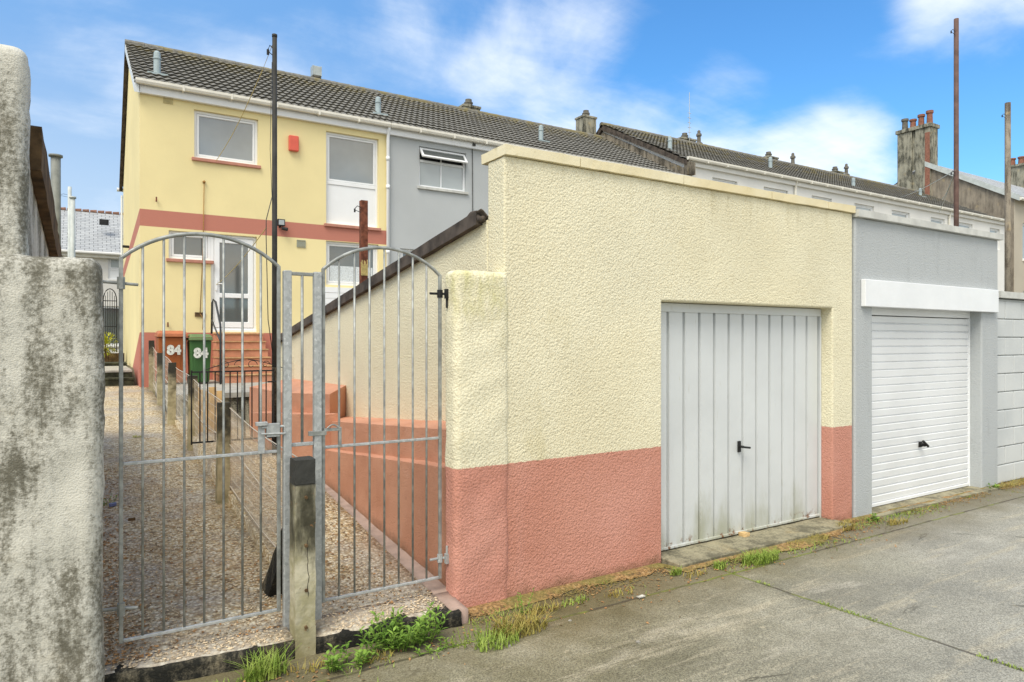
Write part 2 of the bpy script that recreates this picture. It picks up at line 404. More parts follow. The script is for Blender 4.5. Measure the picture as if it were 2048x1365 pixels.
def doorpaint(name, c, dirt):
    m = Mat(name, .42, 0, .4); x, y, z = m.xyz(); b = m.noise(1.6, 5)
    col = m.mix(m.step(b, .3, .7), tuple(k*.95 for k in c), tuple(min(.9, k*1.03) for k in c))
    if dirt:
        g = m.math('ADD', z, m.math('MULTIPLY', m.math('SUBTRACT', m.noise(6, 5, .6, (1,1,.25)), .5), 1.2))
        col = m.mix(m.step(g, -.14, .36, .65, 0), col, (.28,.28,.15))
        col = m.mix(m.step(m.noise(28, 5, .6, (1,1,.15)), .62, .75, 0, .35), col, (.42,.40,.30))
    if dirt: col = m.mix(m.math('MULTIPLY', m.step(z, .06, .16, 1, 0), m.step(m.noise(22, 5, .6), .55, .65)), col, (.20,.10,.05))
    m.color(col); m.bump(m.noise(3.5, 3), .12, .05); return m.m
DOORGREY = doorpaint('pale_grey_door_paint', (.63,.65,.645), True)
DOORWHITE = doorpaint('white_door_paint', (.82,.83,.83), False)
def glass(name, c, rough=.06):
    m = Mat(name, rough, 0, .5); m.b.inputs['IOR'].default_value = 2.1; c = tuple(k*.72 for k in c)
    x, y, z = m.xyz(); n = m.noise(.8, 3)
    m.color(m.mix(m.step(n, .3, .7), tuple(k*.85 for k in c), tuple(k*1.15 for k in c))); return m.m
GLASS = glass('grey_window_glass', (.30,.325,.315))
GLASSD = glass('dark_window_glass', (.13,.145,.14))
GLASSP = glass('pale_net_glass', (.47,.52,.52), .2)
NET = plain('white_net_curtain', (.62,.66,.67), .9, 0, .18, 30)
DARKIN = plain('dark_interior', (.04,.04,.04), .9)
STEPW = plain('orange_painted_step', (.54,.25,.15), .8, 0, .12, 6)
STEPN = plain('tan_step_nosing', (.50,.30,.15), .8, 0, .2, 9)
def leafm(name, a, b):
    m = Mat(name, .6, 0, .3); m.color(m.mix(m.step(m.noise(14, 3), .3, .7), a, b))
    m.b.inputs['Subsurface Weight'].default_value = 0; return m.m
LEAF = leafm('weed_leaf', (.11,.22,.025), (.24,.37,.06)); GRASS = leafm('grass_blade', (.16,.25,.03), (.32,.40,.08))
DRYGR = leafm('dry_grass_blade', (.30,.22,.05), (.34,.30,.08)); YLEAF = leafm('yellow_green_leaf', (.30,.34,.03), (.50,.48,.05))
DEADLEAF = plain('dead_leaf', (.34,.19,.08), .9, 0, .55, 25)
PEBBLE = plain('loose_pebble', (.50,.40,.27), .8, 0, .6, 55)

# ------------------------------------------------------------------ ground, lane, paths
def gz(y):
    if y < 3.9: return -.06
    if y < 16.3: return .02 + (y-3.9)*.048
    return min(1.06, .62 + (y-16.3)*.30)
g = MB(); xs = [-400,-120,-40,-10,-2,2,6,12,20,40,80,160,400]; ys = [-300,-80,-20,0,3.89,3.95,6,9,12,16.3,18.3,24,40,90,200,500]
g.add([(x, y, gz(y)) for y in ys for x in xs], [(j*len(xs)+i, j*len(xs)+i+1, (j+1)*len(xs)+i+1, (j+1)*len(xs)+i) for j in range(len(ys)-1) for i in range(len(xs)-1)])
struct('ground', g, GROUNDM, 'bare earth under and around the houses')
l = MB(); nx, ny = 140, 60
for j in range(ny+1):
    for i in range(nx+1):
        u = (i/nx); x = -14 + 30*u if True else 0
        y = -8 + 11.83*(j/ny)
        x = -30 + 110*(u**1.6)
        l.v.append(Vector((x, y, .006*noise.noise(Vector((x*.6, y*.6, 0))))))
l.f = [(j*(nx+1)+i, j*(nx+1)+i+1, (j+1)*(nx+1)+i+1, (j+1)*(nx+1)+i) for j in range(ny) for i in range(nx)]
l.add([(-90,-40,-.004),(150,-40,-.004),(150,-8,-.004),(-90,-8,-.004)], [(0,1,2,3)])
struct('lane', l, LANE, 'worn concrete back lane with mossy joints', True)
KY = lambda x: 3.835 - .105*(x+.2)
zL = lambda y: .10 + .053*(y-3.85)
zR = lambda y: min(.55, .10 + .095*(y-3.85))
p = MB()
def slab(mb, x0, x1, y0_, y1, zf, n=24, skirt=.4, m=6):
    vs = []; fs = []
    for j in range(n+1):
        for i in range(m+1):
            x = x0 + (x1-x0)*i/m; y0 = y0_(x) if callable(y0_) else y0_; y = y0 + (y1-y0)*j/n
            vs.append((x, y, zf(y) + .008*noise.noise(Vector((x*3, y*3, 5)))))
    w = m+1
    fs = [(j*w+i, j*w+i+1, (j+1)*w+i+1, (j+1)*w+i) for j in range(n) for i in range(m)]
    k = len(vs); ring = [i for i in range(w)] + [j*w+m for j in range(1, n+1)] + [n*w+i for i in range(m-1, -1, -1)] + [j*w for j in range(n-1, 0, -1)]
    for r in ring: vs.append((vs[r][0], vs[r][1], vs[r][2]-skirt))
    q = len(ring); fs += [(ring[i], k+i, k+(i+1) % q, ring[(i+1) % q]) for i in range(q)]
    mb.add(vs, fs)
slab(p, -.24, 1.06, 3.944, 16.4, zL, 50); slab(p, -.24, .936, lambda x: KY(x)+.022+.012*noise.noise(Vector((x*9, 0, 3))), 3.946, lambda y: zL(y)+.0, 4, .12)
struct('left_path', p, PATHM, 'pebbly path rising between the garage and the wire fence', True)
p = MB(); slab(p, 1.064, 1.84, 3.944, 11.6, zR, 40); slab(p, 1.046, 1.84, lambda x: KY(x)+.022+.012*noise.noise(Vector((x*9, 0, 3))), 3.946, lambda y: zR(y)+.0, 4, .12)
struct('right_path', p, PATHR, 'orange pebbly path rising beside the cream garage', True)
p = MB(); slab(p, 1.843, 2.3, 3.90, 9.0, lambda y: zR(y)+.006, 40, .4, 4); slab(p, 1.843, 1.94, lambda x: KY(x)+.022, 3.902, lambda y: zR(y)+.006, 4, .12, 3)
struct('paved_strip', p, STRIPM, 'narrow pinkish concrete strip along the foot of the pink plinth', True)
p = MB(); p.box(1.12, 6.2, 11.75, 15.99, .3, .86)
struct('terrace', p, SLABTOP, 'raised concrete terrace before the yellow house')

# dark kerb under the gates, split by the concrete post
def kerb_prism(x0, x1, zt):
    k_ = MB(); a, b = KY(x0), KY(x1)
    k_.prism([(x0,a,-.15),(x1,b,-.15),(x1,b+.13,-.15),(x0,a+.13,-.15)], [(x0,a,zt),(x1,b,zt),(x1,b+.13,zt),(x0,a+.13,zt)]); return k_
k = kerb_prism(-.24, .933, .092); k.rough(.04, .012, 9, 1)
tag(k.build('kerb', BLACKKERB, smooth=True), 'blackened concrete kerb under the left steel gate', 'kerb', 'kerbs under the gates')
k = kerb_prism(1.047, 1.885, .086); k.rough(.04, .014, 9, 2)
tag(k.build('kerb', BLACKKERB, smooth=True), 'blackened mossy kerb under the right steel gate beside weeds', 'kerb', 'kerbs under the gates')

# soil strip at the foot of the garages
d = MB(); N = 160; vs = []
for i in range(N+1):
    x = 2.0 + 9.5*i/N
    w = .03 + .16*max(0, .2+1.1*noise.noise(Vector((x*1.1, 3, 1))))*(1.1 if x < 6.3 else .7)
    w += .05*noise.noise(Vector((x*6, 1, 1)))
    y_ = 3.79 if not 3.68 < x < 5.9 else 3.628
    vs += [(x, y_+.02, .022), (x, y_-w*.45, .026+.01*noise.noise(Vector((x*5, 9, 1)))), (x, y_-w, .007)]
d.add(vs, [(i*3+k, i*3+k+1, i*3+k+4, i*3+k+3) for i in range(N) for k in range(2)])
tag(d.build('soil_debris', SOIL, smooth=True), 'orange brown soil and moss gathered along the garage fronts', 'soil', None, 'stuff')

# ------------------------------------------------------------------ yellow garage
YF = 3.81
root = thing('garage', 'cream roughcast garage with pink base and pale grey ribbed door', 'garage', (4.2, YF, 0))
w = MB(); w.wall(2.30, 6.165, -.1, 2.912, YF, 4.03, [(3.70, 5.85, -.2, 2.005)])
w.yz([(4.03,-.1),(10.0,-.1),(10.0,1.68),(4.03,2.53)], 2.30, 2.50)
w.yz([(4.03,-.1),(10.0,-.1),(10.0,1.68),(4.03,2.53)], 5.97, 6.165)
w.box(2.5, 5.97, 9.8, 10.0, -.1, 1.70)
w.box(2.5, 3.70, 4.03, 4.06, 0, 2.4)
w.build('wall', GARAGE, root, bevel=.022, seg=3)
c = MB()
for a, b in ((2.292, 2.9), (2.906, 3.9), (3.906, 4.95), (4.956, 5.75), (5.756, 6.17)):
    c.box(a, b, 3.782, 4.10, 2.912, 2.978)
c.rough(.12, .007, 6, 3); c.build('coping', COPING, root, smooth=False)
# corrugated roof sloping to the back
r = MB(); nxs = 220; x0, x1 = 2.255, 6.15; lo, hi = (10.25, 1.67), (4.04, 2.545)
def cor(x): return .026*math.cos(2*math.pi*(x-x0)/.147)
for yy, zz in (hi, (7.2, 2.11), (7.2, 2.095), lo):
    for i in range(nxs+1):
        x = x0 + (x1-x0)*i/nxs; r.v.append(Vector((x, yy, zz + cor(x) + .026)))
q = nxs+1
for j in (0, 2):
    for i in range(nxs): r.f.append((j*q+i, j*q+i+1, (j+1)*q+i+1, (j+1)*q+i))
ro = r.build('roof', ASBESTOS, root, smooth=True)
sm = ro.modifiers.new('solid', 'SOLIDIFY'); sm.thickness = .008
v = MB()
sl = (1.67-2.545)/(10.25-4.04)
v.yz([(4.10, 2.50), (10.2, 2.50+sl*6.10), (10.2, 2.592+sl*6.10), (4.10, 2.592)], 2.25, 2.298)
v.rough(.25, .006, 5, 4); v.build('verge_board', ASBESTOS, root)
v = MB(); v.tube([(2.272, 4.04+i*.04, 2.53+.055*max(0, math.sin((i-1)*.62))) for i in range(7)], .022, 8); v.build('roof_cap', ASBESTOS, root, smooth=True)
# plinth ledges along the side wall
pl = MB()
pl.prism([(1.95,6.4,0),(2.03,3.95,0),(2.31,3.95,0),(2.31,7.03,0)], [(1.95,6.4,.94),(2.03,3.95,1.12),(2.31,3.95,1.15),(2.31,7.03,.905)]); pl.rough(.12, .007, 6, 5)
pl.build('plinth', PINKW, root, 'upper pink ledge along the garage side', smooth=False)
pl = MB(); pl.prism([(1.90,6.5,0),(1.955,3.93,0),(2.1,3.93,0),(2.1,6.5,0)], [(1.90,6.5,.66),(1.955,3.93,.885),(2.1,3.93,.91),(2.1,6.5,.70)]); pl.rough(.12, .007, 6, 6)
pl.build('plinth', PINKW, root, 'lower pink ledge along the garage side')
pl = MB(); pl.prism([(2.0,6.62,0),(2.31,7.05,0),(2.31,9.4,0),(1.78,9.4,0),(1.86,7.8,0)], [(2.0,6.62,1.18),(2.31,7.05,1.235),(2.31,9.4,1.2),(1.78,9.4,1.1),(1.86,7.8,1.12)]); pl.rough(.12, .006, 6, 7)
pl.build('plinth', PINKW, root, 'tall pink block against the garage side')
pl = MB(); pl.prism([(1.885,6.42,0),(2.02,6.42,0),(1.95,8.5,0),(1.62,8.5,0)], [(1.885,6.42,1.0),(2.02,6.42,1.01),(1.95,8.5,.86),(1.62,8.5,.85)]); pl.rough(.12, .006, 6, 8)
pl.build('plinth', PINKW, root, 'lower pink step before the tall block')
# door, vertical ribs
d = MB(); prof = []; n = 12; wd = (5.83-3.72)/n
for i in range(n):
    a = 3.72 + wd*i
    prof += [(a+.004, 0), (a+wd-.026, 0), (a+wd-.022, .040), (a+wd-.004, .040)]
prof = [(3.72, 0)] + prof[1:] + [(5.83, 0)]
for z in (.07, 1.93):
    for x, dy in prof: d.v.append(Vector((x, 3.935+dy, z)))
q = len(prof); d.f = [(i, i+1, q+i+1, q+i) for i in range(q-1)]
dob = d.build('garage_door', DOORGREY, root)
fr = MB(); fr.box(3.715, 5.835, 3.925, 3.95, .056, .078); fr.box(3.705, 5.845, 3.922, 3.95, 1.93, 2.0); fr.box(3.703, 3.722, 3.92, 3.95, .02, 1.93); fr.box(5.828, 5.848, 3.92, 3.95, .02, 1.93)
fr.build('door_frame', DOORGREY, dob, bevel=.004)
hd = MB(); hp = PY(1478, 893, 3.93); hx, hz = hp.x, hp.z
hd.box(hx-.016, hx+.016, 3.918, 3.934, hz-.05, hz+.045); hd.tube([(hx, 3.92, hz), (hx, 3.875, hz)], .011, 8); hd.tube([(hx-.035, 3.873, hz+.004), (hx+.075, 3.873, hz-.012)], .0095, 8)
hd.build('handle', DARKMET, dob, bevel=.004)
bl = MB()
for i in range(12): bl.lathe([(.004,.0),(.007,.002),(.007,.006)], 3.72+wd*(i+.93), 3.93, 8)
st = MB(); st.box(3.71, 5.88, 3.63, 3.96, -.08, .045); st.rough(.07, .005, 5, 9); st.build('doorstep', STEPCONC, root, bevel=.006)
# gate pillar of the garage
pm = MB(); pm.box(1.985, 2.33, 3.797, 4.06, -.05, 2.15)
pm.rough(.05, .006, 5, 11); po = pm.build('gate_pillar', PILLAR, None, smooth=False)
def roundpost(o, w):
    m_ = o.modifiers.new('b', 'BEVEL'); m_.width = w; m_.segments = 4; m_.limit_method = 'ANGLE'; m_.angle_limit = R(50)
def pillar_mesh(x0, x1, y0, y1, z0, z1, r, seed, amp=.008):
    bm = bmesh.new(); bmesh.ops.create_cube(bm, size=1)
    for v_ in bm.verts: v_.co = Vector(((x0+x1)/2+v_.co.x*(x1-x0), (y0+y1)/2+v_.co.y*(y1-y0), (z0+z1)/2+v_.co.z*(z1-z0)))
    es = [e for e in bm.edges if max(v_.co.z for v_ in e.verts) > z0+.01]
    bmesh.ops.bevel(bm, geom=es, offset=r, segments=5, affect='EDGES', profile=.5)
    mb = MB(); bm.verts.index_update(); mb.v = [v_.co.copy() for v_ in bm.verts]; mb.f = [tuple(v_.index for v_ in f.verts) for f in bm.faces]; bm.free()
    return mb.rough(.05, amp, 6, seed)
bpy.data.objects.remove(po)
pm = pillar_mesh(1.935, 2.34, 3.797, 3.965, -.05, 2.15, .045, 11)
tag(pm.build('gate_pillar', PILLAR, smooth=True), 'cream and pink gate pillar stained green at its rounded top', 'pillar', 'gate pillars')

# ------------------------------------------------------------------ grey garage
root = thing('garage', 'grey rendered garage with white slatted door and white fascia board', 'garage', (7.6, YF, 0))
w = MB(); w.wall(6.187, 9.05, -.1, 2.88, 3.80, 4.03, [(6.48, 8.66, -.2, 2.05)])
w.yz([(4.03,-.1),(10,-.1),(10,1.7),(4.03,2.5)], 6.18, 6.3); w.yz([(4.03,-.1),(10,-.1),(10,1.7),(4.03,2.5)], 8.85, 9.05); w.box(6.3, 8.85, 9.8, 10, -.1, 1.7)
w.build('wall', GREYGAR, root, bevel=.018, seg=3)
c = MB()
for a, b in ((6.176, 7.05), (7.056, 7.95), (7.956, 9.08)): c.box(a, b, 3.755, 4.1, 2.88, 2.945)
c.rough(.15, .006, 5, 12); c.build('coping', GREYCOP, root)
r = MB(); r.yz([(4.03,2.5),(10.2,1.70),(10.2,1.73),(4.03,2.53)], 6.2, 9.07); r.build('roof', ASBESTOS, root)
d = MB(); n = 24; z0, z1 = .06, 1.96; hgt = (z1-z0)/n; prof = []
for i in range(n):
    a = z0 + hgt*i; prof += [(a, .018), (a+.010, 0), (a+hgt-.010, -.006), (a+hgt-.004, .018)]
for z, dy in prof:
    for x in (6.50, 8.645): d.v.append(Vector((x, 3.935+dy, z)))
d.f = [(2*i, 2*i+1, 2*i+3, 2*i+2) for i in range(len(prof)-1)]
dob = d.build('garage_door', DOORWHITE, root)
fr = MB(); fr.box(6.483, 6.502, 3.918, 3.96, .02, 1.962); fr.box(8.638, 8.658, 3.918, 3.96, .02, 1.962); fr.box(6.483, 8.658, 3.918, 3.96, 1.962, 2.049); fr.box(6.502, 8.638, 3.922, 3.955, .03, .062)
fr.build('door_frame', DOORWHITE, dob, bevel=.003)
hp = PY(1840, 889, 3.93); hx, hz = hp.x, hp.z
hd = MB(); hd.box(hx-.03, hx+.03, 3.915, 3.93, hz-.03, hz+.03); hd.tube([(hx, 3.92, hz), (hx, 3.87, hz)], .02, 10); hd.tube([(hx-.05, 3.87, hz+.045), (hx+.05, 3.868, hz-.02)], .014, 8)
hd.build('handle', DARKMET, dob, bevel=.004)
b = MB(); b.box(6.28, 8.955, 3.752, 3.798, 2.03, 2.29); b.build('fascia_board', DOORWHITE, root, bevel=.006)
st = MB(); st.box(6.4, 8.85, 3.70, 3.96, -.08, .024); st.rough(.08, .004, 5, 13); st.build('doorstep', STEPCONC, root)

# block wall to the right
root = thing('block_wall', 'grey painted block wall with pale coping beyond the white garage door', 'wall', (11, 3.85, 0))
bw = MB(); bw.box(9.06, 16, 3.845, 4.02, -.1, 2.20)
z = .02; j = 0
while z < 2.15:
    x = 9.065 - (.22 if j % 2 else 0)
    while x < 15.9:
        a = max(x, 9.065); e = random.uniform(-.002, .002)
        if x+.43-a > .05: bw.box(a, x+.427, 3.820+e, 3.85, z, z+.207)
        x += .44
    z += .216; j += 1
bw.build('wall', BLOCK, root, bevel=.008, seg=2)
c = MB(); c.box(9.07, 16.05, 3.78, 4.06, 2.21, 2.285); c.rough(.3, .005, 4, 14); c.build('coping', GREYCOP, root)

# ------------------------------------------------------------------ left garage and pillar
root = thing('garage', 'stained grey roughcast garage with brown roof edge at the left', 'garage', (-2, YF, 0))
lw = pillar_mesh(-4.2, -.237, 3.79, 4.02, -.05, 3.04, .055, 21, .01)
lw.build('wall', LEFTW, root, smooth=True)
w = MB(); w.yz([(4.0,-.1),(9.8,-.1),(9.8,1.95),(4.0,2.62)], -.44, -.246); w.rough(.2, .006, 5, 22)
w.build('side_wall', LEFTW, root)
r = MB(); r.yz([(4.03,2.66),(10,1.98),(10,2.01),(4.03,2.69)], -4.0, -.25); r.build('roof', ASBESTOS, root)
v = MB(); v.yz([(3.98,2.52),(9.95,1.92),(9.95,2.08),(4.05,2.75),(3.99,2.73)], -.243, -.195); v.rough(.2, .008, 5, 23); v.build('verge_board', MOSSWOOD, root)
pm = pillar_mesh(-.9, .056, 3.68, 4.0, -.05, 2.085, .07, 24, .012)
tag(pm.build('gate_pillar', LEFTW, smooth=True), 'broad grey gate pillar with black streaks in the left foreground', 'pillar', 'gate pillars')

# ------------------------------------------------------------------ gates
GY = 3.93
def arch(x0, x1, zs, zp, n=18):
    w = (x1-x0)/2; hgt = zp-zs; rad = (w*w+hgt*hgt)/(2*hgt); cx = (x0+x1)/2; cz = zp-rad
    return [(x, GY, cz+math.sqrt(rad*rad-(x-cx)**2)) for x in [x0+(x1-x0)*i/n for i in range(n+1)]], (lambda x: cz+math.sqrt(rad*rad-(x-cx)**2))
def make_gate(x0, x1, label):
    root = thing('steel_gate', label, 'gate', ((x0+x1)/2, GY, .2), 'arched steel gates')
    pts, zf = arch(x0, x1, 2.115, 2.265)
    f = MB(); s = .0095
    f.box(x0-s, x0+s, GY-s, GY+s, .19, 2.12); f.box(x1-s, x1+s, GY-s, GY+s, .19, 2.12)
    f.tube(pts, .011, 8)
    f.build('frame', GATEM, root, bevel=.003)
    for z in (.20, 1.085):
        b = MB(); b.box(x0+s, x1-s, GY-.009, GY+.009, z-.008, z+.008); b.build('rail', GALV, root, bevel=.003)
    for i in range(7):
        x = x0 + (x1-x0)*(i+1)/8
        b = MB(); b.tube([(x, GY, .205), (x, GY, zf(x)-.004)], .0064, 8); b.build('bar', GATEM, root, smooth=True)
    return root
gl = make_gate(.135, .90, 'left arched galvanised gate hung beside the stained grey pillar')
gr_ = make_gate(1.150, 1.895, 'right arched galvanised gate hung on the cream pillar')
for z in (1.99, .36):
    h = MB(); h.tube([(.05, GY+.02, z+.005), (.13, GY+.015, z), (.135+.075, GY-.005, z-.006)], .008, 8); h.tube([(.135, GY, z-.03), (.135, GY, z+.03)], .019, 8)
    h.build('hinge', GATEM, gl)
for z, dz in ((2.0, -.09), (.32, .08)):
    h = MB(); h.tube([(1.895-.07, GY, z), (1.895, GY, z), (2.0, GY-.03, z)], .008, 8); h.tube([(1.895, GY, z-.025), (1.895, GY, z+.025)], .018, 8)
    h.tube([(1.93, GY-.03, z), (1.93, GY-.03, z+dz)], .008, 8); h.box(1.918, 1.942, GY-.045, GY-.015, z-.03, z+.03)
    h.build('hinge', DARKMET if z > 1 else GALV, gr_)
la = MB(); x = .135+.765*7/8
la.box(x-.018, x+.018, GY-.018, GY-.012, 1.08, 1.24); la.box(x-.03, x+.03, GY-.035, GY-.0, 1.235, 1.255); la.tube([(x, GY-.02, 1.225), (.93, GY-.02, 1.225)], .008, 8)
la.box(.83, .9, GY-.03, GY-.015, 1.17, 1.245); la.tube([(.80, GY-.03, 1.19), (.93, GY-.03, 1.185)], .006, 8)
la.build('latch', GALV, gl, bevel=.002)
la = MB(); la.box(1.150, 1.245, GY-.02, GY-.012, 1.178, 1.196); la.box(1.06, 1.16, GY-.035, GY-.01, 1.16, 1.185)
la.tube([(1.165+.07*i/8, GY-.025, 1.196+.02*math.sin(math.pi*i/8)) for i in range(9)], .005, 6)
la.box(1.238, 1.254, GY-.016, GY-.010, 1.08, 1.198)
la.build('latch', GATEM, gr_, bevel=.002)
# centre frame: two box posts
root = thing('gate_frame', 'pair of galvanised box posts between the two arched gates', 'gate post', (1.03, GY, .05))
for a in (.922, 1.091):
    b = MB(); b.box(a, a+.044, GY-.03, GY+.012, .055 if a < 1 else .075, 2.095); b.build('post', GALV, root, bevel=.005)
b = MB(); b.box(.966, 1.091, GY-.014, GY+.002, 2.07, 2.09); b.build('rail', GATEM, root, bevel=.003)
b = MB(); b.box(.966, 1.091, GY-.018, GY+.002, 1.105, 1.125); b.build('rail', GALV, root, bevel=.003)
b = MB(); b.tube([(1.028, GY-.006, 1.124), (1.028, GY-.006, 2.071)], .008, 8); b.build('bar', GATEM, root, smooth=True)
m = Mat('split_concrete_post', .9); x, y, z = m.xyz()
n = m.noise(6, 6, .6, (1.2,1,.4)); dark = m.math('ADD', m.math('MULTIPLY', z, .75), m.math('MULTIPLY', m.math('SUBTRACT', n, .5), 1.3))
c = m.mix(m.step(m.noise(9, 5), .35, .65), (.52,.48,.35), (.36,.33,.20)); c = m.mix(m.step(dark, .33, .70), c, (.06,.055,.035))
c = m.mix(m.step(z, .915, .93), c, (.045,.045,.04))
c = m.mix(m.step(z, .02, .3, .5, 0), c, (.20,.17,.06)); c = m.mix(m.step(m.noise(26, 4), .66, .72, 0, .7), c, (.24,.12,.05))
ck = m.math('ABSOLUTE', m.math('SUBTRACT', x, m.math('ADD', 1.0, m.math('MULTIPLY', m.math('SUBTRACT', m.noise(5, 4), .5), .06))))
ckm = m.math('MULTIPLY', m.step(ck, .001, .003, 1, 0), m.math('MULTIPLY', m.step(z, .30, .34), m.step(z, .62, .66, 1, 0)))
c = m.mix(ckm, c, (.05,.04,.03)); m.color(c); m.bump(m.noise(35, 5), .4, .01); CPOST = m.m
cp = MB(); cp.box(.936, 1.044, 3.71, 3.83, -.1, .925); cp.box(.937, 1.043, 3.711, 3.829, .93, 1.06); cp.rough(.04, .006, 9, 31)
root = tag(cp.build('concrete_post', CPOST), 'short cracked concrete post with black top between the gates', 'post')
for z in (.86, .60, .36, .16):
    b = MB(); b.tube([(.992, 3.715, z), (.992, 3.698, z-.002)], .009, 8); b.build('bolt', MOSSWOOD, root)

# ------------------------------------------------------------------ wire fence on concrete posts
root = thing('wire_fence', 'wire mesh fence on short concrete posts between the two paths', 'fence', (1.05, 9, .3))
m = Mat('fence_post_concrete', .9); x, y, z = m.xyz()
rel = m.math('SUBTRACT', z, m.math('MULTIPLY', m.math('SUBTRACT', y, 3.85), .053))
dk = m.math('ADD', rel, m.math('MULTIPLY', m.math('SUBTRACT', m.noise(5, 6), .5), 1.0))
c = m.mix(m.step(m.noise(10, 5), .35, .65), (.46,.40,.25), (.30,.26,.15)); c = m.mix(m.step(dk, .52, .95), c, (.045,.042,.03)); m.color(c); m.bump(m.noise(40, 5), .5, .01); FPOST = m.m
posts = [(1.02, 6.6), (1.07, 9.1), (1.02, 11.1), (1.05, 13.2), (1.07, 15.4)]
for i, (x, y) in enumerate(posts):
    b = MB(); z = zL(y); hh = .90 if i < 4 else 1.0; ln = random.uniform(-.02, .02)
    b.prism([(x-.055,y-.05,z-.2),(x+.055,y-.05,z-.2),(x+.055,y+.05,z-.2),(x-.055,y+.05,z-.2)], [(x-.05+ln,y-.045,z+hh),(x+.05+ln,y-.045,z+hh),(x+.05+ln,y+.045,z+hh),(x-.05+ln,y+.045,z+hh)])
    b.rough(.06, .006, 8, 40+i); b.build('post', FPOST, root)
fx = 1.085
ft = lambda y: zL(y) + .85 + .02*math.sin(y*2.1)
fm = MB(); y = 4.1
def wx(y, z): return fx + .02*noise.noise(Vector((y*1.3, z*3, 0)))
ysn = [4.05 + .25*i for i in range(46)]
for k in range(10):
    fm.tube([(wx(y, k), y, zL(y)+.06+.085*k+.012*noise.noise(Vector((y*2, k, 3)))) for y in ysn], .0015, 3)
while y < 15.3:
    fm.tube([(wx(y, 0), y, zL(y)+.05), (wx(y, .5)+.006, y+.008*noise.noise(Vector((y*9,0,0))), zL(y)+.42), (wx(y, 1), y, ft(y)-.01)], .0016, 3)
    y += .030 if y < 6.6 else (.055 if y < 9 else .09)
fm.build('wire_mesh', WIRE, root)
for off in (.0, -.36, -.7):
    s = MB(); s.tube([(fx-.01, y, ft(y)+off+.015*math.sin(y*1.7+off*9)) for y in ysn], .0042, 5); s.build('strand', WIRE, root, smooth=True)
br = MB(); br.prism([(.925,4.40,.06),(1.035,4.40,.06),(1.035,4.60,.06),(.925,4.60,.06)], [(.985,3.98,.66),(1.055,3.98,.66),(1.055,4.07,.70),(.985,4.07,.70)]); br.rough(.06, .008, 8, 50)
br.build('brace', BLACKKERB, root)

# ------------------------------------------------------------------ clothes poles, iron gate, odds and ends in the garden
def bracket(mb, x, y, z, s=-1, l=.10):
    mb.tube([(x, y, z), (x+s*l*.6, y, z+.02), (x+s*l, y, z-.03)], .006, 6); mb.tube([(x+s*l, y, z-.03), (x+s*l, y, z-.085)], .014, 8); mb.tube([(x, y, z-.08), (x+s*l, y, z-.05)], .005, 6)
pp = PY(549, 800, 7.7); top = PY(549, 71, 7.7)
root = thing('clothes_pole', 'tall thin black clothes pole before the yellow house', 'pole', (pp.x, 7.7, .45), 'clothes poles')
b = MB(); b.tube([(pp.x, 7.7, .3), (top.x, 7.7, top.z)], .030, 12, .025); b.tube([(top.x,7.7,top.z-.02),(top.x,7.7,top.z+.01)], .028, 12); b.build('pole', BLACKPOLE, root, smooth=True)
b = MB(); q = PY(547, 735, 7.66); b.box(q.x-.02, q.x+.05, 7.63, 7.665, .48, q.z); b.build('socket', BLACKKERB, root, bevel=.004)
b = MB(); bracket(b, top.x-.02, 7.7, top.z-.14, -1, .05); b.build('pulley', DARKMET, root)
wl = MB(); cz = PY(540, 405, 7.68); wl.tube([(cz.x+.02,7.68,PY(545,395,7.68).z),(cz.x-.04,7.68,PY(537,440,7.68).z),(PY(532,470,7.68).x,7.68,PY(532,470,7.68).z),(PY(536,640,7.68).x,7.68,PY(536,640,7.68).z),(pp.x-.03,7.68,PY(545,700,7.68).z)], .005, 5)
wl.tube([(top.x-.03,7.69,top.z-.3),(PY(540,300,7.68).x,7.68,PY(540,300,7.68).z),(cz.x+.02,7.68,PY(545,395,7.68).z)], .003, 5); wl.build('cord', CABLE, root, smooth=True)
# washing line from the pole towards the house window
a1 = PY(525, 140, 10.5); b1 = PY(432, 322, 15.5)
s = MB(); s.tube([tuple(a1.lerp(b1, i/10) + Vector((0,0,-.10*math.sin(math.pi*i/10)))) for i in range(11)], .006, 5); s.tube([tuple(Vector(top)+Vector((-.02,0,-.1))), tuple(a1)], .003, 5)
tag(s.build('washing_line', ROPE, smooth=True), 'yellow washing line slanting down across the upper window', 'rope', 'ropes')
a2 = PY(533, 455, 7.9); b2 = PY(432, 570, 13.5)
s = MB(); s.tube([tuple(a2.lerp(b2, i/8) + Vector((0,0,-.06*math.sin(math.pi*i/8)))) for i in range(9)], .005, 5)
tag(s.build('washing_line', ROPE, smooth=True), 'slack yellow rope tied low on the black pole across the back door', 'rope', 'ropes')

# low wrought iron gate
IY = 7.6; g0 = PY(384, 745, IY); g1 = PY(546, 742, IY); zb = PY(460, 881, IY).z; zt = g0.z
root = thing('iron_gate', 'low black wrought iron garden gate with scrolls on top', 'gate', ((g0.x+g1.x)/2, IY, zb))
f = MB(); f.box(g0.x, g1.x, IY-.008, IY+.008, zt-.008, zt+.008); f.box(g0.x, g1.x, IY-.008, IY+.008, zb-.008, zb+.008); f.box(g0.x-.012, g0.x, IY-.01, IY+.01, zb-.02, zt+.02); f.box(g1.x, g1.x+.012, IY-.01, IY+.01, zb-.02, zt+.02)
f.build('frame', DARKMET, root)
for i in range(10):
    x = g0.x + (g1.x-g0.x)*(i+1)/11; b = MB(); b.tube([(x, IY, zb), (x, IY, zt)], .0065, 6); b.build('bar', DARKMET, root)
sc_ = MB(); cx = (g0.x+g1.x)/2 + .12
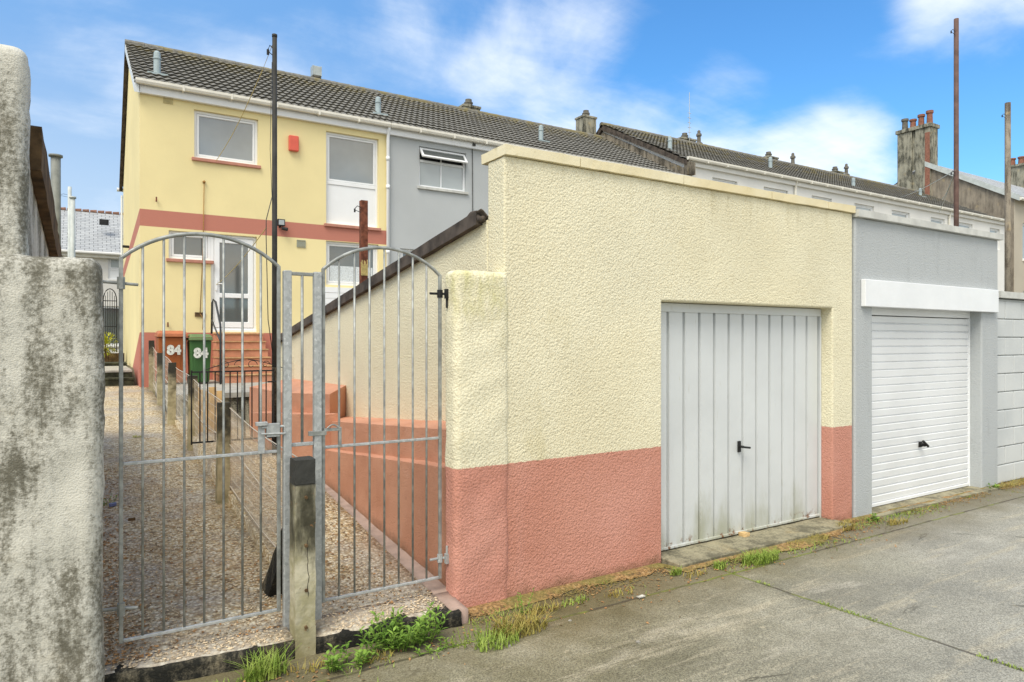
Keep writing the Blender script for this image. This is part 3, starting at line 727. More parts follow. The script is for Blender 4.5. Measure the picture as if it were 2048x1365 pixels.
for sgn in (-1, 1):
    for k, (c0, rr) in enumerate(((.06, .055), (.20, .045))):
        pts = []
        for i in range(22):
            th = i/21*3.6*math.pi/2; r_ = rr*(1-.7*i/21)
            pts.append((cx+sgn*(c0+r_*math.cos(th)), IY, zt+.065+r_*math.sin(th)))
        sc_.tube(pts, .004, 5)
    sc_.tube([(cx+sgn*(.02+.42*i/8), IY, zt+.125-.12*(i/8)**1.3) for i in range(9)], .0045, 5)
sc_.build('scrollwork', DARKMET, root)
for z in (zb+.05, zt-.12):
    h = MB(); h.tube([(g1.x-.06, IY-.01, z), (g1.x+.05, IY-.01, z)], .008, 6); h.build('hinge', DARKMET, root)
# tan boards leaning behind the gate
root = thing('timber_boards', 'pale tan boards standing behind the low iron gate', 'boards', (1.25, 9.4, .5))
a = PY(385, 776, 9.5); b_ = PY(449, 776, 9.5)
n = 4
for i in range(n):
    b = MB(); x0 = a.x + (b_.x-a.x)*i/n; x1 = a.x + (b_.x-a.x)*(i+1)/n - .006; zt_ = a.z - (.0, .03, .0, .05)[i]
    b.prism([(x0,9.42,.45),(x1,9.42,.45),(x1,9.445,.45),(x0,9.445,.45)], [(x0,9.5,zt_),(x1,9.5,zt_),(x1,9.525,zt_),(x0,9.525,zt_)]); b.build('board', TIMBER, root, bevel=.003)
# low grey retaining wall of the terrace
k = MB(); k.box(1.2, 4.2, 11.62, 11.745, .3, .80); k.rough(.12, .01, 5, 60)
root = tag(k.build('retaining_wall', OLDCONC), 'low stained concrete wall holding up the terrace', 'wall')
k = MB(); k.box(1.18, 4.2, 11.57, 11.8, .80, .88); k.rough(.12, .006, 5, 61); k.build('coping', SLABTOP, root)
# square wire panel by the garage wall
q0 = PY(584, 790, 9.2); q1 = PY(606, 715, 9.2); s = MB()
for i in range(5):
    x = q0.x + (q1.x-q0.x)*i/4; s.tube([(x, 9.2, q0.z), (x, 9.2, q1.z)], .003, 4)
for i in range(7):
    z = q0.z + (q1.z-q0.z)*i/6; s.tube([(q0.x-.25, 9.2, z), (q1.x, 9.2, z)], .003, 4)
tag(s.build('wire_netting', WIRE), 'small square mesh wire panel on the pink block by the cream wall', 'wire netting')
# steps up to the back door, with handrail
root = thing('door_steps', 'orange painted steps up to the white back door', 'steps', (2.75, 15, .86))
sx0, sx1 = PY(437, 700, 15.2).x, PY(537, 700, 15.2).x
for i in range(6):
    y0 = 14.55 + .235*i; z1 = .86 + .168*(i+1)
    b = MB(); b.box(sx0, sx1, y0, 15.99, .5 if i == 0 else z1-.168, z1-.03); st_ = b.build('step', STEPW, root, bevel=.006)
    b = MB(); b.box(sx0-.01, sx1+.01, y0-.025, 15.99, z1-.028, z1); b.build('tread', STEPN, st_, bevel=.006)
hr = MB(); A = PY(423, 668, 15.4); T = PY(424, 600, 15.4); B = PY(441, 655, 14.2); C = PY(441, 776, 14.2)
hr.tube([A, T + Vector((0,0,-.06)), T + Vector((.015,-.04,0)), T + Vector((.05,-.12,-.05)), B + Vector((0,.03,.05)), B + Vector((0,0,-.05)), C], .021, 8)
A2 = PY(423, 640, 15.4); hr.tube([A2, B + Vector((0,0,-.28))], .016, 8)
hr.build('handrail', RAILM, root, smooth=True)

# wheelie bins
def wheelie(px0, px1, pyt, label, body, lidm, Y, zb, w_scale):
    a = PY(px0, 700, Y); b = PY(px1, 700, Y); cx = (a.x+b.x)/2; w = (b.x-a.x)/2; zt = PY((px0+px1)/2, pyt, Y).z
    hgt = zt-zb
    root = thing('wheelie_bin', label, 'bin', (cx, Y+.3, zb), 'wheelie bins')
    m = MB(); wb = w*.80; wt = w*.93; dp = w*1.25
    m.prism([(cx-wb,Y+.10,zb+.03),(cx+wb,Y+.10,zb+.03),(cx+wb,Y+.1+dp*1.5,zb+.03),(cx-wb,Y+.1+dp*1.5,zb+.03)],
            [(cx-wt,Y+.0,zt-.13),(cx+wt,Y+.0,zt-.13),(cx+wt,Y+dp*2,zt-.13),(cx-wt,Y+dp*2,zt-.13)])
    bo = m.build('body', body, root, bevel=.03, seg=3)
    l = MB(); l.box(cx-w, cx+w, Y-.045, Y+dp*2+.02, zt-.13, zt-.075); l.build('rim', lidm, bo, bevel=.012)
    l = MB(); l.prism([(cx-w*1.03,Y-.055,zt-.073),(cx+w*1.03,Y-.055,zt-.073),(cx+w*1.03,Y+dp*2,zt-.06),(cx-w*1.03,Y+dp*2,zt-.06)],
                      [(cx-w*.8,Y+.06,zt-.008),(cx+w*.8,Y+.06,zt-.008),(cx+w*.8,Y+dp*2-.05,zt),(cx-w*.8,Y+dp*2-.05,zt)]); l.build('lid', lidm, root, bevel=.02, seg=3)
    pn = MB(); yb = Y+.04; pn.prism([(cx-w*.55,yb+.035,zb+.2),(cx+w*.55,yb+.035,zb+.2),(cx+w*.55,yb+.06,zb+.2),(cx-w*.55,yb+.06,zb+.2)], [(cx-w*.55,yb-.01,zb+.56),(cx+w*.55,yb-.01,zb+.56),(cx+w*.55,yb+.05,zb+.56),(cx-w*.55,yb+.05,zb+.56)])
    pn.build('front_panel', body, bo, bevel=.015)
    for sx in (-1, 1):
        wv = MB(); wv.tube([(cx+sx*wb*.85, Y+dp*1.75, zb+.10), (cx+sx*wb*1.1, Y+dp*1.75, zb+.10)], .10, 16); wv.build('wheel', RUBBER, root)
    cu = bpy.data.curves.new('house_number', 'FONT'); cu.body = '84'; cu.size = .235 if w > .25 else .25; cu.align_x = 'CENTER'; cu.extrude = .002; cu.offset = .014; cu.materials.append(WHITEPAINT)
    t0 = bpy.data.objects.new('house_number', cu); COL.objects.link(t0)
    me = bpy.data.meshes.new_from_object(t0.evaluated_get(bpy.context.evaluated_depsgraph_get())); bpy.data.objects.remove(t0); me.materials.clear(); me.materials.append(WHITEPAINT)
    t = bpy.data.objects.new('house_number', me); COL.objects.link(t); t.parent = root
    zc = zt-.455; yy = Y + .10*(zt-.13-zc-.0)/(hgt-.16)
    t.location = Vector((cx+(0 if w < .25 else .02), yy-.05, zc)) - wloc(root); t.rotation_euler = (R(90)-math.atan(.10/(hgt-.16)), 0, 0); t['label'] = 'white painted house number 84'
wheelie(314, 376, 661, 'terracotta wheelie bin with smeared white 84 beside the green bin', BINBROWN, BINLID, 14.5, .86, 1)
wheelie(378, 425, 668, 'dark green wheelie bin with a clear white 84 painted on it', BINGREEN, BINGLID, 14.4, .86, 1)

# mossy steps left of the house
root = thing('garden_steps', 'dark mossy steps at the end of the left path by the yellow gable', 'steps', (.3, 16.6, .75))
for i, (y0, z1, xr) in enumerate(((16.40, .93, .80), (16.72, 1.08, .78), (19.6, 1.16, .80))):
    b = MB(); b.box(-.6, xr, y0, 20.5, .4 if i == 0 else z1-.2, z1-.05); b.rough(.15, .008, 5, 70+i); so = b.build('step', MOSSSTEP, root)
    b = MB(); b.box(-.6, xr+.005, y0-.01, 20.5, z1-.048, z1); b.build('tread', SLABTOP if i == 1 else MOSSSTEP, so, bevel=.008)
q = PY(224, 722, 22); b = MB(); b.box(-.8, .84, 22, 22.25, .9, PY(224, 707, 22).z)
for i in range(9): b.box(-.8+i*.18, -.8+i*.18+.17, 21.985, 22.0, 1.0, PY(224, 707, 22).z-.01)
tag(b.build('brick_wall', BRICK), 'low mossy brick wall beyond the garden steps', 'wall')
# arched iron garden gate far off
GY2 = 23.0; e0, e1 = PY(206, 640, GY2).x, PY(233, 640, GY2).x; zlo = PY(220, 705, GY2).z; zhi = PY(220, 578, GY2).z
root = thing('iron_gate', 'narrow arched black iron gate beyond the garden steps', 'gate', ((e0+e1)/2, GY2, zlo))
f = MB(); zsp = zhi-.35
pts = [(e0, GY2, zlo), (e0, GY2, zsp)] + [((e0+e1)/2-(e1-e0)/2*math.cos(math.pi*i/10), GY2, zsp+.35*math.sin(math.pi*i/10)) for i in range(11)] + [(e1, GY2, zsp), (e1, GY2, zlo)]
f.tube(pts, .014, 6)
for z in (zlo+.1, zlo+.75, zsp): f.tube([(e0, GY2, z), (e1, GY2, z)], .012, 6)
f.build('frame', DARKMET, root)
for i in range(5):
    x = e0+(e1-e0)*(i+1)/6; b = MB(); b.tube([(x, GY2, zlo), (x, GY2, zsp+.3*math.sin(math.pi*(i+1)/6))], .008, 5); b.build('bar', DARKMET, root)

# ------------------------------------------------------------------ houses
def tiles(x0, x1, yb, zb, yt, zt, tw=.165, gauge=.36):
    mb = MB(); L_ = math.hypot(yt-yb, zt-zb); nc = round(L_/gauge); dy, dz = (yt-yb)/nc, (zt-zb)/nc
    ny_, nz_ = -(zt-zb)/L_, (yt-yb)/L_
    k = 6; nx_ = int((x1-x0)/tw*k)
    for c_ in range(nc):
        jit = random.uniform(-.004, .004)
        base = len(mb.v)
        for j, (s_, lift) in enumerate(((.14, -.004), (0, .052), (1.06, .010))):
            for i in range(nx_+1):
                x = x0 + (x1-x0)*i/nx_; ph = ((x/tw + .12*c_) % 1.0)
                prof = .024*(.5+.5*math.sin(2*math.pi*ph))
                hh = prof*(1 if j else 0) + lift + jit
                y = yb + dy*(c_+s_); z = zb + dz*(c_+s_)
                mb.v.append(Vector((x, y + ny_*hh, z + nz_*hh)))
        q_ = nx_+1
        mb.f += [(base+j*q_+i, base+j*q_+i+1, base+(j+1)*q_+i+1, base+(j+1)*q_+i) for j in (0, 1) for i in range(nx_)]
    return mb
def window(root, x0, x1, z0, z1, yf, kind='single', pane=None, frame=UPVC, sill=None, fw=.055, name='window'):
    pane = pane or GLASS
    y = yf + .07
    f = MB(); f.wall(x0, x1, z0, z1, y, y+.06, [(x0+fw, x1-fw, z0+fw, z1-fw)])
    ins = [(x0+fw, x1-fw, z0+fw, z1-fw)]
    if kind == 'panelled':
        zm = z0 + (z1-z0)*.455
        f.box(x0+fw, x1-fw, y+.002, y+.05, zm-.04, zm+.04)
        f.box(x0+fw, x1-fw, y+.02, y+.05, z0+fw, zm-.04)
        ins = [(x0+fw, x1-fw, zm+.04, z1-fw)]
    if kind == 'casement':
        zm = z0 + (z1-z0)*.66; xm = (x0+x1)/2-.02
        f.box(x0+fw, x1-fw, y+.002, y+.05, zm-.03, zm+.03); f.box(xm-.015, xm+.015, y+.004, y+.04, z0+fw, z1-fw)
        ins = [(x0+fw, x1-fw, z0+fw, zm-.03)]
    fo = f.build(name, frame, root, bevel=.006)
    for a, b, c_, d_ in ins:
        if kind in ('single', 'panelled'):
            s_ = MB(); s_.wall(a+.004, b-.004, c_+.004, d_-.004, y+.012, y+.05, [(a+.05, b-.05, c_+.05, d_-.05)]); s_.build('sash', frame, fo, bevel=.008); a += .05; b -= .05; c_ += .05; d_ -= .05
        p_ = MB(); p_.box(a, b, y+.035, y+.042, c_, d_); p_.build('pane', pane, fo)
    if sill is not None:
        s_ = MB(); s_.box(x0-.05, x1+.05, yf-.055, yf+.07, z0-.07, z0-.004); s_.build('sill', sill, fo, bevel=.006)
    return fo
def vent_pipe(root, x, y, z, hgt=.75):
    hgt *= .64
    p_ = MB(); p_.lathe([(.072, z-.15), (.072, z+hgt*.62), (.086, z+hgt*.62), (.086, z+hgt*.68), (.072, z+hgt*.7), (.068, z+hgt*.92), (.04, z+hgt)], x, y, 12); p_.box(x-.2, x+.2, y-.2, y+.2, z-.1, z-.06)
    p_.build('vent_pipe', VENTP, root, smooth=False)
def house(label, X0, X1, mat, eave=6.98, ridge=9.33, yf=16.0, yr=20.2, yb=24.0, eb=6.5, holes=(), gable=False, group=None, over=.10, fasc=UPVC, gut=CREAMPVC, gablem=None, name='terraced_house'):
    root = thing(name, label, 'house', ((X0+X1)/2, yf, .9), group)
    w = MB(); g_ = .004
    w.wall(X0+g_, X1-g_, .4, eave+.03, yf, yf+.25, holes)
    w.box(X0+g_, X1-g_, yb-.2, yb, .4, eb)
    zf = lambda y: eave + (ridge-eave)*(y-yf)/(yr-yf) - .03
    zk = lambda y: ridge + (eb-ridge)*(y-yr)/(yb-yr) - .03
    for a, b in ((X0+g_, X0+.2), (X1-.2, X1-g_)):
        w.yz([(yf+.25, .4), (yb-.2, .4), (yb-.2, zk(yb-.2)), (yr, ridge-.05), (yf+.25, zf(yf+.25))], a, b)
    w.box(X0+.2, X1-.2, yf+.3, yf+.34, .5, eave-.1)
    w.build('wall', mat, root)
    xa = X0 - (over if gable else 0); sl_ = (ridge-eave)/(yr-yf)
    rf = tiles(xa, X1-.002, yf-.13, eave-.13*sl_+.05, yr, ridge+.03)
    ro_ = rf.build('roof', TILE, root)
    bk = MB(); bk.yz([(yr, ridge+.03), (yb+.15, eb-.05), (yb+.15, eb-.0), (yr, ridge+.07)], xa, X1-.002); bk.build('back_roof', TILE, root)
    rd = MB(); x = xa
    while x < X1-.05:
        x2 = min(x+.44, X1-.003); rd.tube([(x, yr, ridge+.03), (x2, yr, ridge+.03)], .115, 10, .122); x += .445
    rd.build('ridge', TILE, ro_)
    fa = MB(); fa.box(X0, X1-.004, yf-.10, yf-.004, eave-.18, eave-.01); fa.build('fascia', fasc, root, bevel=.004)
    gu = MB()
    pr = [(-.055, .05), (-.055, .0), (-.035, -.045), (.0, -.06), (.035, -.045), (.055, 0), (.055, .05)]
    n_ = len(pr)
    for xx_ in (xa+.02, X1-.004): gu.v += [Vector((xx_, yf-.185+a, eave+.02+b)) for a, b in pr]
    gu.f = [(i, i+1, n_+i+1, n_+i) for i in range(n_-1)] + [tuple(reversed(range(n_))), tuple(range(n_, 2*n_))]
    x = X0 + .8
    while x < X1: gu.box(x-.02, x+.02, yf-.245, yf-.11, eave-.045, eave+.073); x += .95
    gu.build('gutter', gut, root)
    if gable:
        v_ = MB(); zo = .02
        v_.yz([(yf-.14, eave-.20), (yf-.14, eave-.04), (yr-.003, ridge+.045), (yr-.003, ridge-.16)], xa+.0, X0-.012)
        v_.build('bargeboard', gablem or PALEGREY, root)
        v_ = MB(); v_.yz([(yr, ridge+.045), (yb+.12, eb+.0), (yb+.12, eb-.2), (yr, ridge-.16)], xa+.0, X0-.012)
        v_.build('bargeboard', ASBESTOS, root)
    return root, ro_
def stack(ro_, x, y, z, w=.5, dpt=.45, hgt=.9, pot='pot', mat=CHIMS):
    c_ = MB(); c_.box(x-w/2, x+w/2, y-dpt/2, y+dpt/2, z-.6, z+hgt); c_.box(x-w/2-.03, x+w/2+.03, y-dpt/2-.03, y+dpt/2+.03, z+hgt, z+hgt+.08); co = c_.build('chimney', mat, ro_, bevel=.01)
    p_ = MB(); zz = z+hgt+.08
    if pot == 'none': return co
    p_.lathe([(.14, zz-.02), (.13, zz+.11), (.15, zz+.12), (.15, zz+.16), (.11, zz+.17), (.11, zz+.26), (.02, zz+.27)], x, y, 14); p_.build('chimney_pot', POTGREY, co)
    if pot == 'cowl':
        q_ = MB(); q_.box(x-.115, x+.115, y-.12, y+.12, zz+.17, zz+.45); q_.box(x-.135, x-.11, y-.13, y+.13, zz+.155, zz+.46); q_.box(x+.11, x+.135, y-.13, y+.13, zz+.155, zz+.46); q_.build('cowl', COWLM, co, bevel=.02)
    return co

YH = 16.0
hw = [(1.91,3.22,5.63,6.66), (4.75,6.05,4.475,6.66), (1.42,2.24,3.44,4.03), (2.24,3.19,1.90,4.03), (4.75,6.05,3.03,4.07)]
root, ro_ = house('yellow end terrace house with red bands and white back door', .88, 6.28, YELHOUSE, holes=hw, gable=True, gablem=PALEGREY)
window(root, *hw[0], YH, 'single', GLASS, sill=SILLP)
window(root, *hw[1], YH, 'panelled', GLASS, sill=SILLP)
window(root, *hw[2], YH, 'single', GLASSD, sill=SILLP)
k = window(root, *hw[4], YH, 'single', GLASSD, sill=None)
n_ = MB(); n_.box(4.87, 5.93, YH+.100, YH+.104, 3.14, 3.50); n_.build('net_curtain', NET, k)
# back door
x0, x1, z0, z1 = hw[3]
f = MB(); f.wall(x0, x1, z0, z1, YH+.07, YH+.13, [(x0+.07, x1-.06, z0+.09, z1-.06)]); f.box(x0, x1, YH+.02, YH+.07, z0, z0+.05)
fo = f.build('door', UPVC, root, bevel=.006)
zm = z0 + .80
f = MB(); a, b = x0+.075, x1-.065; f.wall(a, b, z0+.095, z1-.065, YH+.055, YH+.12, [(a+.11, b-.11, z0+.22, zm-.05), (a+.11, b-.11, zm+.05, z1-.18)]); f.build('door_leaf', UPVC, fo, bevel=.01)
f = MB(); f.box(a+.11, b-.11, YH+.085, YH+.095, z0+.22, zm-.05); f.build('pane', GLASSD, fo)
f = MB(); f.box(a+.11, b-.11, YH+.085, YH+.095, zm+.05, z1-.18); f.build('pane', GLASSD, fo)
f = MB(); hz = z0+1.02; f.box(a+.025, a+.06, YH+.03, YH+.055, hz-.12, hz+.12); f.tube([(a+.042, YH+.03, hz+.03), (a+.16, YH+.02, hz+.03)], .012, 6); f.build('handle', UPVC, fo)
# white boarding under the lower window
f = MB()
for i in range(8): f.box(4.70, 6.08, YH-.05-.004*(i % 2), YH-.006, 1.9+.135*i, 1.9+.135*i+.128)
f.build('white_boarding', UPVC, root)
# fittings
q = PY(586, 288, YH); f = MB(); f.box(q.x-.11, q.x+.11, YH-.10, YH-.003, q.z-.18, q.z+.17); f.build('alarm_box', REDP, root, bevel=.02, seg=3)
def louvre(px, py, w_, h_, mt):
    q = PY(px, py, YH); f = MB(); f.wall(q.x-w_, q.x+w_, q.z-h_, q.z+h_, YH-.02, YH-.003, [(q.x-w_+.02, q.x+w_-.02, q.z-h_+.02, q.z+h_-.02)])
    for i in range(5): f.box(q.x-w_+.02, q.x+w_-.02, YH-.015, YH-.003, q.z-h_+.03+i*(2*h_-.06)/5, q.z-h_+.03+i*(2*h_-.06)/5+.02)
    f.build('air_vent', mt, root)
louvre(602, 488, .10, .085, plain('grey_air_vent', (.30,.31,.24), .7)); louvre(336, 199, .09, .09, plain('cream_air_vent', (.52,.44,.22), .8))
q = PY(559, 449, YH); f = MB(); f.box(q.x-.07, q.x+.09, YH-.14, YH-.05, q.z-.05, q.z+.10); f.box(q.x-.02, q.x+.02, YH-.05, YH-.003, q.z-.08, q.z+.02); f.tube([(q.x+.03, YH-.1, q.z-.10), (q.x+.14, YH-.16, q.z-.13)], .04, 8); f.build('floodlight', DARKMET, root, bevel=.006)
f = MB(); f.box(q.x-.05, q.x+.07, YH-.146, YH-.141, q.z-.03, q.z+.08)
f.build('lamp_glass', GLASSP, root)
dp = MB(); dp.tube([(6.27, YH-.16, 6.98), (6.27, YH-.10, 6.85), (6.27, YH-.06, 6.7), (6.27, YH-.06, 1.0)], .042, 10)
for z in (6.2, 5.5, 3.9, 2.4): dp.tube([(6.27, YH-.06, z-.05), (6.27, YH-.06, z+.05)], .052, 10)
dp.build('downpipe', UPVC, root, smooth=True)
# far eave pipe seen past the gable
f = MB(); f.tube([(.845, 24.05, 6.15), (.845, 24.05, 2.0)], .03, 8); f.tube([(.72, 24.2, 6.35), (.9, 24.2, 6.35)], .06, 8); f.build('downpipe', UPVC, root)
f = MB(); q = PX(258, 494, .87); f.tube([(.87, q.y, q.z), (.72, q.y, q.z)], .035, 8); f.build('pipe_stub', DARKMET, root)
# washing line bracket, hanging rope and hook board on the wall
s = MB(); t_ = PY(408, 364, YH-.03); lo_ = PY(400, 628, YH-.03); s.tube([(t_.x, YH-.03, t_.z), (t_.x-.02, YH-.03, (t_.z+lo_.z)/2), (lo_.x, YH-.03, lo_.z)], .009, 5); s.tube([(lo_.x, YH-.03, lo_.z), (lo_.x+.06, YH-.03, lo_.z-.1), (lo_.x+.05, YH-.03, lo_.z-.34)], .007, 5)
s.tube([(t_.x, YH-.003, t_.z), (t_.x, YH-.05, t_.z)], .03, 6)
ro2 = tag(s.build('rope', BROWNROPE, smooth=True), 'brown rope hanging down the yellow wall beside the back door', 'rope', 'ropes')
f = MB(); f.box(lo_.x-.10, lo_.x+.10, YH-.03, YH-.003, lo_.z-.06, lo_.z+.03); f.build('cleat_board', MOSSWOOD, root)
for px, py in ((335, 650), (312, 400)):
    f = MB(); q = PY(px, py, YH); f.tube([(q.x, YH, q.z), (q.x, YH-.06, q.z)], .012, 6); f.tube([(q.x, YH-.06, q.z-.05), (q.x, YH-.06, q.z+.05)], .014, 6); f.build('wall_hook', RUST, root)
def on_roof(px, py, base_y, yf=YH, e=7.02, yr=20.2, rg=9.35): # where a ray meets the front roof slope
    d = ray(px, py); sl_ = (rg-e)/(yr-yf); t = (e + .06 - H - sl_*yf)/(d.z - sl_*d.y); return Vector((d.x*t, d.y*t, H+d.z*t))
q = on_roof(314, 146, 0); vent_pipe(ro_, q.x, q.y, q.z)
q = on_roof(756, 226, 0); vent_pipe(ro_, q.x, q.y, q.z, .65)
q = PY(634, 163, 20.4); stack(ro_, q.x, 20.5, 9.3, .62, .5, .08, 'cowl')

hw = [(7.13,8.48,5.64,6.66), (6.62,7.7,2.9,4.02)]
root, ro_ = house('grey terrace house with an open white top window', 6.28, 11.5, GREYHOUSE, holes=hw)
k = window(root, *hw[0], YH, 'casement', GLASSP, sill=GREYCOP)
x0, x1, z0, z1 = hw[0]; zt = z1-.05
f = MB(); f.box(x0+.06, x1-.06, YH+.16, YH+.17, z0+(z1-z0)*.66, z1-.05); f.build('dark_opening', DARKIN, k)
sa = MB(); L2 = .32; an = R(38)
def sp(x, s): return (x, YH+.065-s*math.sin(an), zt-s*math.cos(an))
def bar(xa, xb, s0, s1):
    n1 = Vector((0, -math.cos(an), math.sin(an)))*.04
    c4 = [Vector(sp(xa, s0)), Vector(sp(xb, s0)), Vector(sp(xb, s1)), Vector(sp(xa, s1))]
    sa.prism([p_ for p_ in c4], [p_ + n1 for p_ in c4])
bar(x0+.03, x1-.03, 0, .055); bar(x0+.03, x1-.03, L2-.055, L2); bar(x0+.03, x0+.085, .055, L2-.055); bar(x1-.085, x1-.03, .055, L2-.055)
sa.build('open_sash', UPVC, k)
f = MB(); c4 = [Vector(sp(x0+.085, .055)), Vector(sp(x1-.085, .055)), Vector(sp(x1-.085, L2-.055)), Vector(sp(x0+.085, L2-.055))]; n1 = Vector((0, -math.cos(an), math.sin(an)))
f.prism([p_+n1*.015 for p_ in c4], [p_+n1*.022 for p_ in c4]); f.build('pane', GLASSD, k)
window(root, *hw[1], YH, 'single', GLASSD, sill=GREYCOP)
cb = MB(); q = PY(944, 292, YH); cb.tube([(q.x, YH-.02, q.z), (q.x+.01, YH-.02, 5.2), (q.x+.04, YH-.02, 2)], .010, 5); cb.box(q.x-.04, q.x+.04, YH-.13, YH-.101, q.z-.03, q.z+.04); cb.build('cable', CABLE, root)
q = PY(937, 215, 20.4); stack(ro_, q.x, 20.4, 9.3, .62, .5, .22, 'pot')
root, ro_ = house('third terrace house of the low row showing only its tiled roof', 11.5, 16.6, GREYHOUSE, holes=[(12.3,13.6,5.64,6.66),(14.4,15.6,5.64,6.66)])
window(root, 12.3,13.6,5.64,6.66, YH, 'single'); window(root, 14.4,15.6,5.64,6.66, YH, 'single')
q = on_roof(1082, 280, 0); vent_pipe(ro_, q.x, q.y, q.z, .7)
q = PY(1172, 260, 20.6); stack(ro_, q.x, 20.6, 9.2, .60, .5, .92, 'pot')

# higher white block
wx_ = [16.6, 22.15, 27.7, 33.25, 38.8]
wins = [(1425,1475),(1538,1586),(1624,1664),(1716,1755),(1784,1820),(1862,1890),(1917,1946),(1980,2000)]
labs = ['white terrace house nearest the dark stepped gable', 'white terrace house second from the dark stepped gable', 'white terrace house second from the far end of the row', 'white terrace house at the far right end of the row']
whites = []
for i in range(4):
    X0, X1 = wx_[i], wx_[i+1]; hs = []
    for a, b in wins:
        xa, xb = PY(a, 360, YH).x, PY(b, 360, YH).x
        if xa > X0+.1 and xb < X1-.1: hs.append((xa, xb, 6.2, 7.22))
        elif X0 < (xa+xb)/2 < X1: 
            c_ = max(X0+.3, min(X1-.3-(xb-xa), xa)); hs.append((c_, c_+(xb-xa), 6.2, 7.22))
    hs = [(a, b, c_, d_) for a, b, c_, d_ in hs]
    root, ro_ = house(labs[i], X0, X1, WHITEHOUSE, eave=7.62, ridge=9.85, holes=hs, group='white houses of the higher row', gable=(i == 0), over=.12, fasc=WHITEHOUSE, gablem=ASBESTOS)
    for h_ in hs: window(root, *h_, YH, 'single', GLASSP, sill=None)
    if i == 0:
        gb = MB(); gb.yz([(16.0,5.8),(24.0,5.8),(24.0,6.35),(20.2,9.62),(16.0,7.35)], X0-.06, X0-.014); gb.rough(.4, .01, 3, 80); gb.build('gable_render', DARKREND, root)
        f = MB(); f.box(16.5, 16.75, 15.72, 15.98, 7.1, 7.5); f.build('eave_block', DARKREND, root)
    if i in (1, 3): 
        dp = MB(); dp.tube([(X0+.05, YH-.12, 7.6), (X0+.05, YH-.06, 7.3), (X0+.05, YH-.06, 1)], .045, 8); dp.build('downpipe', CREAMPVC, root)
    whites.append((root, ro_))
def wroof(X): return whites[max(i for i in range(4) if X >= wx_[i])][1] if X < 38.8 else whites[3][1]
for px, py, hh in ((1340, 300, .75), (1541, 337, .7), (1707, 374, .6), (1841, 392, .6)):
    q = on_roof(px, py, 0, YH, 7.62, 20.2, 9.85); vent_pipe(wroof(q.x), q.x, q.y, q.z, hh)
for px, w_ in ((1373, .8), (1541, .7), (1674, .7)):
    q = PY(px, 280, 20.5); stack(wroof(q.x), q.x, 20.6, 9.75, w_, .5, .35, 'pot')
for px, py in ((1398, 290), (1586, 333), (1693, 352)):
    q = on_roof(px, py, 0, YH, 7.62, 20.2, 9.85); f = MB(); z = q.z
    f.lathe([(.16, z-.2), (.16, z+.05), (.085, z+.12), (.075, z+.36), (.12, z+.37), (.11, z+.46), (.065, z+.49), (.065, z+.58), (.02, z+.62)], q.x, q.y, 12); f.build('flue_terminal', POTGREY, wroof(q.x), smooth=False)
# thin aerial on the white row
q = PY(1379, 262, 20.3); f = MB(); f.tube([(q.x, 20.3, 9.8), (q.x, 20.3, PY(1379, 185, 20.3).z)], .012, 5)
for i in range(6): f.tube([(q.x-.10, 20.3, 10.2+.2*i), (q.x+.10, 20.3, 10.2+.2*i)], .012, 5)
f.build('aerial', PALEPOLE, wroof(q.x))

# big rendered house at the end with the wide chimney
root = thing('gabled_house', 'tan rendered gable house with a tall sooty chimney of four pots', 'house', (47, 21, 1))
w = MB(); XG = 42.0
yr_, zr_ = 21.4, 12.05; y0_, z0_ = 16.9, 9.35; y1_, z1_ = 28.5, 8.4
w.yz([(y0_, .5), (y1_, .5), (y1_, z1_), (yr_, zr_), (y0_, z0_)], XG, XG+.3); w.box(XG+.3, 56, y1_-.3, y1_, .5, z1_)
w.build('gable_wall', TANREND, root)
hs = []; w = MB()
for xa in (43.0, 46.0, 49.2, 52.2):
    for zz in (1.9, 5.6): hs.append((xa, xa+1.1, zz+.5, zz+2.5))
w.wall(XG+.02, 56, .5, z0_, y0_-.02, y0_+.28, hs); w.build('wall', TANHOUSE, root)
for h_ in hs: window(root, *h_, y0_-.02, 'single', GLASSP, sill=WHITEHOUSE)
w = MB(); w.yz([(y0_-.3, z0_-.12), (y0_-.3, z0_+.05), (yr_, zr_+.2), (yr_, zr_+.02)], XG-.1, 56); w.yz([(yr_, zr_+.02), (yr_, zr_+.2), (y1_+.3, z1_+.02), (y1_+.3, z1_-.15)], XG-.05, 56)
ro_ = w.build('roof', SLATE, root)
b = MB(); b.yz([(y0_-.32, z0_-.22), (y0_-.32, z0_+.10), (yr_, zr_+.25), (yr_, zr_-.05)], XG-.14, XG-.102); b.build('bargeboard', PALEPOLE, root)
b = MB(); b.tube([(XG-.1, y0_-.35, z0_-.1), (56, y0_-.35, z0_-.1)], .09, 8); b.build('gutter', CREAMPVC, root)
c = MB(); c0, c1 = PX(1863, 300, XG).y, PX(1797, 300, XG).y; zt = PX(1830, 262, XG).z; cm = (c0+c1)/2
c.box(XG-.12, XG+.75, c0, cm-.10, 6, zt); c.box(XG-.12, XG+.75, cm+.10, c1, 6, zt); c.box(XG-.02, XG+.7, cm-.11, cm+.11, 6, zt-.02); c.box(XG-.2, XG+.83, c0-.08, c1+.08, zt, zt+.22)
co = c.build('chimney', CHIMS, ro_, bevel=.02)
for i in range(4):
    yy = c0 + (c1-c0)*(i+.5)/4; hh = (.85, .75, .6, .75)[i]; b = MB(); z = zt+.2
    b.lathe([(.17, z), (.15, z+hh*.8), (.20, z+hh*.82), (.20, z+hh), (.12, z+hh)], XG+.3, yy, 12); b.build('chimney_pot', POTGREY if i == 3 else TERRA, co)
b = MB(); b.box(XG-.126, XG-.121, c0+.02, c0+.30, 9.5, zt-.3)
b.build('brick_patch', TERRA, co)
